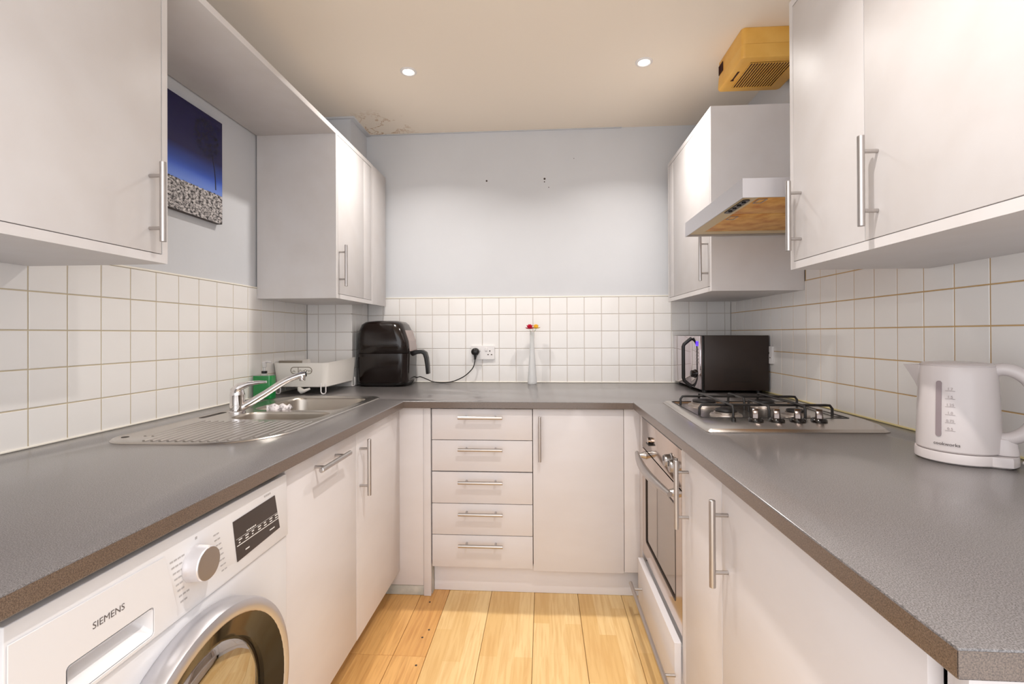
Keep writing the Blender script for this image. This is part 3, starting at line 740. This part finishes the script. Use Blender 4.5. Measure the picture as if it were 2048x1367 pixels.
b = MB().tube([(-1.272, RY0 + .02, WT + .034), (-1.262, RY0 + .012, WT + .024), (-1.248, RY0 + .004, WT + .0175), (-1.232, RY0 + .0, WT + .0195), (-1.205, RY0 + .006, WT + .030)], [.008, .0135, .0145, .009, .005], 12)
b.build('drip_spout', M['rack'], rk, smooth=True)

# ------------------------------------------------------------------ air fryer
af = thing('air_fryer', (-.925, 2.85, WT), 'glossy black air fryer with a drawer handle in the back left corner', 'air fryer')
AX0, AX1, AY0, AY1 = -1.110, -.790, 2.728, 2.985
def af_loop(z, dx0, dx1, dy, r=.058):
    return [(u, v, z) for u, v in rrect(AX0 + dx0, AX1 - dx1, AY0 + dy, AY1 - dy, r, 7)]
MB().loft([af_loop(WT + .001, .012, .030, .012, .07), af_loop(WT + .014, .004, .022, .004), af_loop(WT + .020, .004, .020, .004)]).build('base', M['black'], af, smooth=True)
fd = MB().loft([af_loop(WT + .0205, .006, .018, .006), af_loop(WT + .034, .0, .008, 0), af_loop(WT + .195, .0, .004, 0), af_loop(WT + .197, .002, .006, .002)]).build('drawer', M['fryer'], af, smooth=True)
MB().loft([af_loop(WT + .1975, .002, .006, .002), af_loop(WT + .200, .0, .004, 0), af_loop(WT + .27, .003, .012, .002), af_loop(WT + .335, .008, .034, .006), af_loop(WT + .368, .018, .048, .016), af_loop(WT + .384, .038, .064, .036, .050), af_loop(WT + .392, .085, .10, .085, .035)]).build('body', M['fryer'], af, smooth=True, ang=60)
hz = WT + .205
def hsec(c, w, d): return [(c[0] + q[0] * d, c[1] + q[1] * w, c[2]) for q in ((-1, -1), (1, -1), (1, 1), (-1, 1))]
hyc = 2.862
b = MB()
pth = [(-.800, hz - .014, .016), (-.776, hz - .004, .013), (-.740, hz - .002, .012), (-.722, hz - .012, .011), (-.713, hz - .040, .010), (-.707, hz - .085, .009), (-.703, hz - .138, .008)]
sec = []
for i, (x, z, r) in enumerate(pth):
    p0 = Vector((pth[max(i - 1, 0)][0], pth[max(i - 1, 0)][1])); p1 = Vector((pth[min(i + 1, len(pth) - 1)][0], pth[min(i + 1, len(pth) - 1)][1]))
    t = (p1 - p0).normalized(); n = Vector((-t.y, t.x))
    sec.append([(x + n.x * r * a, hyc + .027 * c_, z + n.y * r * a) for a, c_ in ((-1, -1), (1, -1), (1, 1), (-1, 1))])
b.loft(sec).build('handle', M['black'], fd, bevel=.003, ang=50)
pf = [(AX1 - .0028, WT + .208), (AX1 - .0105, WT + .27), (AX1 - .0325, WT + .334)]
pv = [(x + e, y, z) for e in (.0012, -.008) for x, z in pf for y in (2.782, 2.935)]
MB().add(pv, [(0, 1, 3, 2), (2, 3, 5, 4), (6, 8, 9, 7), (8, 10, 11, 9), (0, 2, 8, 6), (2, 4, 10, 8), (1, 7, 9, 3), (3, 9, 11, 5), (0, 6, 7, 1), (4, 5, 11, 10)]).build('control_panel', M['fryer_panel'], af)

# ------------------------------------------------------------------ sockets, plug and cable
def socket(name, label, c, ax, out, w=.150, h=.088):
    """double wall socket; c = centre on the wall face, ax = along the wall, out = off the wall"""
    c, ax, out = Vector(c), Vector(ax), Vector(out)
    t = thing(name, c, label, 'socket', 'double wall sockets')
    f = lambda u, v, d: c + ax * u + out * d + Vector((0, 0, v))
    MB().slab(rrect(-w / 2, w / 2, -h / 2, h / 2, .005), [], .0003, .011, f).build('face_plate', M['white'], t, bevel=.0025)
    for s in (-1, 1):
        MB().slab(rrect(s * .022 - .007, s * .022 + .007, .012, .032, .002), [], .0113, .0155, f).build('switch', M['white'], t, bevel=.0012)
        hl = MB()
        for du, dv, a, b_ in ((.000, .010, .0032, .0045), (-.011, -.013, .0045, .003), (.011, -.013, .0045, .003)):
            hl.slab([(s * .045 + du - a, dv - b_), (s * .045 + du + a, dv - b_), (s * .045 + du + a, dv + b_), (s * .045 + du - a, dv + b_)], [], .0111, .0114, f)
        hl.build('pin_holes', M['hole'], t)
    return t
socket('wall_socket', 'white double wall socket on the back tiles with a black plug in it', (-.384, YB, 1.101), (1, 0, 0), (0, -1, 0))
socket('wall_socket', 'white double wall socket on the right tiles beside the microwave', (XR, 2.540, 1.106), (0, -1, 0), (-1, 0, 0))
pg = thing('plug', (-.430, YB - .03, 1.10), 'black mains plug with cable in the left half of the back wall socket', 'plug')
prof = [(.026 * math.sin(a), .024 * math.cos(a) + .003) for a in [2 * PI * k / 24 for k in range(24)]]
pp = [(u, max(v, -.017)) for u, v in prof]
MB().loft([[(-.430 + u * k, YB - d, 1.104 + v * k) for u, v in pp] for k, d in ((1, .0162), (1, .030), (.92, .043), (.7, .048))]).build('plug_body', M['black'], pg, bevel=.002, ang=50)
MB().tube([(-.430, YB - .030, 1.086), (-.430, YB - .032, 1.075), (-.431, YB - .033, 1.058)], [.010, .008, .006], 12).build('cord_grip', M['black'], pg, smooth=True)
cp = [(-.431, YB - .033, 1.060), (-.433, YB - .034, 1.040), (-.442, YB - .035, 1.010), (-.462, YB - .036, .984), (-.495, YB - .038, .955), (-.530, YB - .040, .936), (-.565, YB - .041, .922), (-.60, YB - .042, .915), (-.65, YB - .042, .9135), (-.70, YB - .041, .918), (-.735, YB - .040, .932), (-.765, YB - .040, .944), (-.783, YB - .045, .950), (-.797, YB - .052, .946), (-.83, YB - .030, .94)]
def spline(P, n=6):
    P = [Vector(q) for q in P]; out = []
    for i in range(len(P) - 1):
        a, b2, c, d = P[max(i - 1, 0)], P[i], P[i + 1], P[min(i + 2, len(P) - 1)]
        for k in range(n):
            t = k / n
            out.append(.5 * ((2 * b2) + (c - a) * t + (2 * a - 5 * b2 + 4 * c - d) * t * t + (3 * b2 - a - 3 * c + d) * t ** 3))
    return out + [P[-1]]
MB().tube(spline(cp), .0032, 8).build('cable', M['black'], pg, smooth=True)

# ------------------------------------------------------------------ vase with flowers
VX, VY = -.068, 2.925
va = thing('bud_vase', (VX, VY, WT), 'slim clear glass bud vase standing on the back worktop', 'vase')
MB().lathe([(.027, .0005), (.0285, .004), (.0285, .012), (.025, .06), (.0195, .14), (.0150, .21), (.0128, .27), (.0135, .321)], (VX, VY, WT), n=28, cap1=False).build('glass', M['glass'], va, smooth=True)
def flower(name, label, c, R, m, n, lean):
    t = thing(name, (VX, VY, WT + .1), label, 'flower', 'flowers in the bud vase')
    MB().tube([(VX - .001 * lean, VY, WT + .215), (VX + .002 * lean, VY, WT + .31), (c[0], c[1], c[2] - .004)], .0013, 6).build('stem', M['green'], t, smooth=True)
    pb = MB()
    for ring, (rr, up) in enumerate(((.95, .35), (.85, .95), (.62, 1.9))):
        for k in range(n - 2 * ring):
            a = 2 * PI * (k + .5 * ring) / (n - 2 * ring)
            d = Vector((math.cos(a), math.sin(a), up)).normalized(); s_ = Vector((-math.sin(a), math.cos(a), 0))
            tip = Vector(c) + d * R * rr + Vector((0, 0, R * .18 * ring)); w = R * .30
            base = Vector(c)
            mid = base.lerp(tip, .6)
            u = d.cross(s_).normalized() * R * .05
            pb.add([base, mid - s_ * w + u, tip, mid + s_ * w + u, mid - u * 2], [(0, 1, 2), (0, 2, 3), (0, 4, 1), (1, 4, 2), (2, 4, 3), (3, 4, 0)])
    pb.build('petals', m, t)
flower('flower', 'small crimson flower in the glass bud vase', (VX - .014, VY - .012, WT + .338), .034, M['red'], 13, -1)
flower('flower', 'small yellow flower behind the crimson one in the vase', (VX + .024, VY + .006, WT + .340), .032, M['yellow'], 12, 1)

# ------------------------------------------------------------------ picture
PY0, PY1, PZ0, PZ1 = 1.575, 1.976, 1.700, 2.140
pc = thing('canvas_picture', (XL, (PY0 + PY1) / 2, (PZ0 + PZ1) / 2), 'canvas photo of a lone tree under a blue sky on the left wall', 'picture')
MB().box(XL - TH + .0005, XL + .0175, PY0, PY1, PZ0, PZ1).build('stretcher', M['canvas_edge'], pc, bevel=.002)
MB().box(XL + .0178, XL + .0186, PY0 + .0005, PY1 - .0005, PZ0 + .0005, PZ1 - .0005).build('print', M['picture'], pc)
tw = MB(); X_ = XL + .0190
trunk = [(1.934, 1.838, .0030), (1.932, 1.880, .0026), (1.926, 1.925, .0022), (1.916, 1.965, .0018), (1.903, 2.00, .0013), (1.888, 2.03, .0009)]
for (ya, za, wa), (yc, zc_, wc_) in zip(trunk[:-1], trunk[1:]):
    tw.add([(X_, ya - wa, za), (X_, ya + wa, za), (X_, yc + wc_, zc_), (X_, yc - wc_, zc_)], [(0, 1, 2, 3)])
for k in range(420):                                     # open rounded crown of twigs and leaves
    a = random.uniform(0, 2 * PI); r = .078 * math.sqrt(random.random())
    y = 1.880 + r * math.cos(a) * .92 - .1 * r * math.sin(a); z = 2.035 + r * math.sin(a)
    if y > PY1 - .008 or z > PZ1 - .008: continue
    l = random.uniform(.003, .008); d = random.uniform(0, PI); w = .0007
    cy_, cz_ = math.cos(d) * l, math.sin(d) * l; ny, nz = -math.sin(d) * w, math.cos(d) * w
    tw.add([(X_, y - cy_ - ny, z - cz_ - nz), (X_, y + cy_ - ny, z + cz_ - nz), (X_, y + cy_ + ny, z + cz_ + nz), (X_, y - cy_ + ny, z - cz_ + nz)], [(0, 1, 2, 3)])
tw.build('printed_tree', M['twig'], pc, kind='stuff')

# ------------------------------------------------------------------ cooker hood and extractor fan
hd = thing('cooker_hood', (.95, 1.87, 1.66), 'slim silver cooker hood with greasy filters between the right wall cupboards', 'cooker hood')
HX0, HX1, HY0, HY1, HZ0, HZ1 = .641, XR - .002, 1.562, 2.178, 1.652, 1.714
b = MB(); t = .004
b.box(HX0, HX0 + t, HY0, HY1, HZ0, HZ1).box(HX0 + t, HX1, HY0, HY0 + t, HZ0, HZ1).box(HX0 + t, HX1, HY1 - t, HY1, HZ0, HZ1).box(HX0 + t, HX1, HY0 + t, HY1 - t, HZ1 - t, HZ1).box(HX1 - t, HX1, HY0 + t, HY1 - t, HZ0, HZ1 - t)
b.build('canopy', M['hood'], hd)
b = MB().slab([(HX0 + .010, HY0 + .008), (HX1 - .006, HY0 + .008), (HX1 - .006, HY1 - .008), (HX0 + .010, HY1 - .008)], [rrect(.705, 1.10, HY0 + .030, HY1 - .055, .004)[::-1]], HZ0 + .008, HZ0 + .012, lambda u, v, w: (u, v, w))
b.build('underside', M['hood_inner'], hd)
for y0, y1 in ((HY0 + .032, 1.823), (1.829, HY1 - .057)):
    f = MB().box(.707, 1.098, y0, y1, HZ0 + .011, HZ0 + .022).build('grease_filter', M['grease'], hd, bevel=.002)
    MB().slab(rrect(.715, .745, y0 + .022, y0 + .075, .004), [rrect(.719, .741, y0 + .027, y0 + .070, .003)[::-1]], HZ0 + .0085, HZ0 + .0105, lambda u, v, w: (u, v, w)).build('filter_latch', M['steel'], f)
cpn = MB().slab(rrect(.664, .688, 1.612, 1.788, .010), [], HZ0 + .0045, HZ0 + .0078, lambda u, v, w: (u, v, w)).build('switch_panel', M['black_gloss'], hd)
for k in range(4):
    MB().lathe([(.007, HZ0 + .0018), (.007, HZ0 + .0044)], (.676, 1.64 + k * .038, 0), n=14).build('button', M['black'], cpn, smooth=True)
MB().box(1.01, XR - .002, 1.60, 1.84, HZ1, 2.22).build('motor_housing', M['hood'], hd, bevel=.003)

fn = thing('extractor_fan', (1.0, 2.21, ZC), 'yellowed box extractor fan with slotted grille on the ceiling', 'extractor fan')
FX0, FX1, FY0, FY1, FZ = .850, 1.135, 2.068, 2.352, 2.384
MB().slab(rrect(FX0 + .002, FX1 - .002, FY0 + .002, FY1 - .002, .018), [], 2.4475, ZC - .0005, lambda u, v, w: (u, v, w)).build('housing', M['fan'], fn, bevel=.002)
cv = MB().loft([[(u, v, 2.4455) for u, v in rrect(FX0, FX1, FY0, FY1, .018)], [(u, v, FZ + .010) for u, v in rrect(FX0 - .003, FX1 + .003, FY0 - .003, FY1 + .003, .018)], [(u, v, FZ + .003) for u, v in rrect(FX0, FX1, FY0, FY1, .018)], [(u, v, FZ) for u, v in rrect(FX0 + .008, FX1 - .008, FY0 + .008, FY1 - .008, .014)]]).build('cover', M['fan'], fn, smooth=True)
MB().box(.899, 1.082, 2.100, 2.308, FZ - .0012, FZ - .0002).build('grille_back', M['fan_dark'], fn)
b = MB()
for k in range(16):
    x = .899 + k * .0119; b.box(x, x + .0038, 2.100, 2.308, FZ - .0042, FZ - .0013)
for y in (2.1, 2.305): b.box(.899, 1.082, y, y + .003, FZ - .0040, FZ - .0014)
b.build('grille_slats', M['fan'], fn, kind='stuff')
MB().slab([(.872, 2.172), (.881, 2.170), (.880, 2.232), (.884, 2.250), (.869, 2.250), (.873, 2.232)], [], FZ - .001, FZ - .0002, lambda u, v, w: (u, v, w)).build('badge', M['fan_dark'], fn)
b = MB()
for k in range(5): b.box(FX0 - .0012, FX0 + .0015, 2.285 + k * .011, 2.291 + k * .011, 2.455, 2.498)
b.build('side_louvre', M['fan_dark'], fn, kind='stuff')

# ------------------------------------------------------------------ microwave
mw = thing('microwave', (.98, 2.75, WT), 'black microwave with mirrored front turned towards the room, in the right corner', 'microwave')
MX, MY0, MY1, MZ0, MZ1 = .805, 2.492, 2.985, WT + .014, 1.206
MB().box(MX + .022, 1.148, MY0, MY1, MZ0, MZ1).build('casing', M['dark_metal'], mw, bevel=.003)
MB().box(MX + .010, MX + .0215, MY0 + .001, MY1, MZ0, MZ1 - .001).build('front_frame', M['black'], mw, bevel=.002)
MB().box(MX, MX + .0095, 2.640, MY1 - .001, MZ0 + .006, MZ1 - .002).build('door', M['mirror'], mw, bevel=.0012)
cpl = MB().box(MX, MX + .0095, MY0 + .002, 2.637, MZ0 + .006, MZ1 - .002).build('control_panel', M['mirror'], mw, bevel=.0012)
b = MB()
for k in range(9): b.box(.92, 1.06, MY0 - .0008, MY0 + .0002, .965 + k * .0085, .967 + k * .0085)
b.build('side_vents', M['black'], mw, kind='stuff')
HH = [(MX - .0005, 2.628, 1.192), (MX - .020, 2.630, 1.176), (MX - .040, 2.632, 1.158), (MX - .044, 2.632, 1.146), (MX - .044, 2.632, .976), (MX - .040, 2.632, .962), (MX - .020, 2.630, .944), (MX - .0005, 2.628, .930)]
MB().tube(HH, .0095, 12).build('handle', M['black'], mw, smooth=True)
MB().lathe([(.023, MX - .0003), (.023, MX - .004), (.019, MX - .006), (.018, MX - .020), (.015, MX - .022)], (0, 2.575, 1.004), 'x', 28).build('dial', M['black_gloss'], mw, smooth=True)
MB().box(MX - .0012, MX - .0002, 2.520, 2.556, 1.152, 1.176).build('clock_display', M['blue_led'], cpl)
b = MB()
for k in range(5): b.box(MX - .0010, MX - .0002, 2.522, 2.552, 1.062 + k * .017, 1.071 + k * .017)
b.build('panel_marks', M['dark_print'], cpl, kind='stuff')
for x in (.84, 1.11):
    for y in (2.53, 2.95): MB().lathe([(.012, .0005), (.012, .0138)], (x, y, WT), n=14).build('foot', M['black'], mw)

# ------------------------------------------------------------------ hob
hob = thing('gas_hob', (.8, 1.8, WT), 'stainless steel four-burner gas hob with side knobs and black pan supports', 'hob')
po = [(.506, 1.512), (.516, 1.500), (1.038, 1.512), (1.062, 1.525), (1.090, 1.60), (1.106, 1.70), (1.110, 1.80), (1.112, 2.13), (1.100, 2.146), (.540, 2.142), (.527, 2.130)]
pi_ = [(.5 * (.81 + 0) + .5 * u + (u - .81) * .47, .5 * 1.82 + .5 * v + (v - 1.82) * .472) for u, v in po]
well = rrect(.558, 1.060, 1.712, 2.112, .014, 4)
b = MB()
b.loft([[(u, v, WT + .0003) for u, v in po], [(u, v, WT + .003) for u, v in po], [(u, v, WT + .011) for u, v in pi_]], False, False)
polys = [pi_, well[::-1]]; flat = [q for l in polys for q in l]
b.add([(u, v, WT + .011) for u, v in flat], [tuple(q) for q in tessellate_polygon([[Vector((u, v, 0)) for u, v in l] for l in polys])])
wl2 = rrect(.562, 1.056, 1.716, 2.108, .012, 4)
b.loft([[(u, v, WT + .011) for u, v in well], [(u, v, WT + .005) for u, v in wl2]], False, True)
b.build('hob_plate', M['steel'], hob, smooth=True)
b = MB().slab(rrect(.556, 1.062, 1.710, 2.114, .015, 4), [rrect(.560, 1.058, 1.714, 2.110, .013, 4)[::-1]], WT + .0108, WT + .0122, lambda u, v, w: (u, v, w)).build('well_edge', M['iron'], hob)
HP = WT + .005
for (x, y, r) in ((.672, 2.035, .050), (.672, 1.795, .042), (.918, 2.035, .042), (.918, 1.795, .034)):
    bu = MB().lathe([(r + .014, .0003), (r + .012, .006), (r, .008), (r, .014), (r - .006, .0155)], (x, y, HP), n=32).build('burner', M['burner'], hob, smooth=True)
    MB().lathe([(r - .008, .016), (r - .004, .018), (r - .005, .0235), (r - .012, .0255)], (x, y, HP), n=32).build('burner_cap', M['iron'], bu, smooth=True)
GZ = WT + .044
def rod(pts, r=.0046): return MB().tube(spline(pts, 4), r, 8)
def grate(cy, name):
    y = cy
    g = MB()
    b1 = [(.576, y, HP + .001), (.576, y, GZ - .012), (.584, y, GZ - .001), (.60, y, GZ), (.80, y, GZ), (1.025, y, GZ), (1.040, y, GZ - .001), (1.048, y, GZ - .012), (1.048, y, HP + .001)]
    g.tube(b1, .0048, 8)
    return g.build('pan_support', M['iron'], hob, smooth=True)
for y in (2.035, 1.795): grate(y, 'pan_support')
b2 = MB()
for x, segs in ((.672, [(2.098, 1.728)]), (.918, [(2.098, 1.728)]), (.795, [(2.098, 1.935), (1.895, 1.728)])):
    for ya, yb_ in segs:
        sgn = 1
        b2 = MB().tube([(x, ya, HP + .001), (x, ya, GZ - .008), (x, ya - .006, GZ + .004), (x, ya - .02, GZ + .006), (x, yb_ + .02, GZ + .006), (x, yb_ + .006, GZ + .004), (x, yb_, GZ - .008), (x, yb_, HP + .001)], .0048, 8)
        b2.build('pan_support', M['iron'], hob, smooth=True)
for x in (.714, .783, .851, .920):
    k = MB().lathe([(.0240, .0003), (.0250, .003), (.0228, .009), (.0190, .012)], (x, 1.648, WT + .011), n=26).build('knob', M['black_gloss'], hob, smooth=True)
    a = -.45
    dx, dy = math.cos(a + PI / 2), math.sin(a + PI / 2)
    sec = []
    for s, h, w in ((-1.05, .014, .009), (-.8, .034, .011), (-.2, .042, .012), (.35, .039, .011), (.85, .028, .009), (1.05, .0135, .006)):
        cxk, cyk = x + dx * s * .0185, 1.648 + dy * s * .0185
        sec.append([(cxk - dy * w, cyk + dx * w, WT + .0222), (cxk - dy * w * .8, cyk + dx * w * .8, WT + .011 + h), (cxk + dy * w * .8, cyk - dx * w * .8, WT + .011 + h), (cxk + dy * w, cyk - dx * w, WT + .0222)])
    MB().loft(sec).build('knob_grip', M['knob_metal'], k, bevel=.0015, ang=50)
MB().lathe([(.008, .0003), (.008, .010), (.006, .012)], (.642, 1.650, WT + .011), n=16).build('ignition_button', M['black_gloss'], hob, smooth=True)

# ------------------------------------------------------------------ kettle
KX, KY, KR = 1.003, 1.219, .0765
ka = math.radians(-46)                                   # handle direction
ke = thing('kettle', (KX, KY, WT), 'white plastic jug kettle on its base on the right worktop', 'kettle')
kd = Vector((math.cos(ka), math.sin(ka), 0)); ks = Vector((-math.sin(ka), math.cos(ka), 0))
KC = Vector((KX, KY, WT))
def kp(along, side, z): return KC + kd * along + ks * side + Vector((0, 0, z))
MB().lathe([(KR - .002, .0265), (KR + .001, .030), (KR + .001, .05), (KR - .001, .12), (KR - .004, .19), (KR - .006, .224), (KR - .008, .227)], KC, n=56).build('body', M['kettle'], ke, smooth=True)
MB().lathe([(KR - .008, .2272), (KR - .007, .2295), (KR - .012, .2335), (KR - .03, .236), (.02, .2372)], KC, n=48).build('lid', M['kettle'], ke, smooth=True)
bl = MB()
bp = []
for k in range(48):
    a = 2 * PI * k / 48; r = KR + .004
    ca = math.cos(a)
    if ca > .82: r += .024 * min(1, (ca - .82) / .09)
    bp.append((math.cos(a) * r, math.sin(a) * r))
bl.loft([[kp(u * q, v * q, z) for u, v in bp] for q, z in ((.95, .0008), (1.0, .004), (1.0, .021), (.985, .0255))])
bl.build('power_base', M['kettle'], ke, smooth=True)
foot = MB()
foot.loft([[kp(.072 + .032 * q * math.cos(a), .024 * q * math.sin(a), z) for a in [2 * PI * k / 24 for k in range(24)]] for q, z in ((1.0, .0265), (1.0, .034), (.9, .052), (.78, .062), (.5, .066))])
foot.build('switch_housing', M['kettle'], ke, smooth=True)
hpts = [(.060, .216), (.078, .222), (.098, .217), (.118, .200), (.131, .172), (.134, .140), (.128, .108), (.114, .082), (.094, .066), (.074, .060)]
P = spline([kp(u, 0, z) for u, z in hpts], 3)
b = MB(); L = []
for i, q in enumerate(P):
    t = (P[min(i + 1, len(P) - 1)] - P[max(i - 1, 0)]).normalized(); n = t.cross(ks).normalized()
    w = .0155; h_ = .0145
    L.append([q + ks * math.cos(a) * w + n * math.sin(a) * h_ for a in [2 * PI * k / 14 for k in range(14)]])
b.loft(L).build('handle', M['kettle'], ke, smooth=True)
b = MB()
SPT = []
for z, rr, hw in ((.165, KR - .004, .004), (.185, KR + .004, .016), (.205, KR + .014, .024), (.2265, KR + .026, .030)):
    SPT.append([kp(-rr, 0, z), kp(-(KR - .010), hw, z), kp(-(KR - .022), hw * .6, z), kp(-(KR - .022), -hw * .6, z), kp(-(KR - .010), -hw, z)])
b.loft(SPT).build('spout', M['kettle'], ke, smooth=True)
# water window, markings and lettering curve round the body
va_ = math.atan2(-KY, -KX)                               # towards the camera
def kfn(a0, z0, lift=.0016):
    def f(u, v):
        z = z0 + v; r = KR + .001 - .005 * max(0, (z - .05)) / .17 + lift
        a = a0 + u / KR
        return Vector((KX + r * math.cos(a), KY + r * math.sin(a), WT + z))
    return f
gw = MB(); f = kfn(va_ - math.radians(25), 0)
gl = rrect(-.0055, .0055, .062, .193, .0054, 5)
pts2 = [f(u, v) for u, v in gl]
inn = [Vector((KX, KY, q.z)) + (q - Vector((KX, KY, q.z))) * .96 for q in pts2]
gw.loft([inn, pts2], True, True).build('water_window', M['gauge'], ke, label='grey see-through water level window')
mk = MB()
mfn = kfn(va_ - math.radians(9), 0, .0012)
for k in range(6):
    z = .170 - .0185 * k
    for (u0, u1, h_) in ((-.009, .009, .0009), (-.005, .000, .005), (.0015, .006, .005)):
        zz = z if h_ < .002 else z + .003
        q = [mfn(u0, zz), mfn(u1, zz), mfn(u1, zz + h_), mfn(u0, zz + h_)] if h_ < .002 else None
        if q: mk.add(q, [(0, 1, 2, 3)])
mk.build('level_lines', M['pale_print'], ke, kind='stuff')
for k, s_ in enumerate(('1.7', '1.5', '1.25', '1.0', '0.75', '0.5')):
    f0 = kfn(va_ - math.radians(9), .1748 - .0185 * k, .0012)
    text(s_, .0085, f0, 'level_number', M['pale_print'], ke)
text('cookworks', .0105, kfn(va_ - math.radians(14), .046, .0014), 'lettering', M['dark_print'], ke, bold=.0001, label='dark maker lettering')
MB().tube(spline([kp(.108, .006, .012), kp(.125, .014, .010), kp(.15, .045, .022), kp(.18, .075, .040), kp(.21, .09, .030), kp(.25, .10, .008)], 5), .0034, 8).build('cord', M['cable_white'], ke, smooth=True)
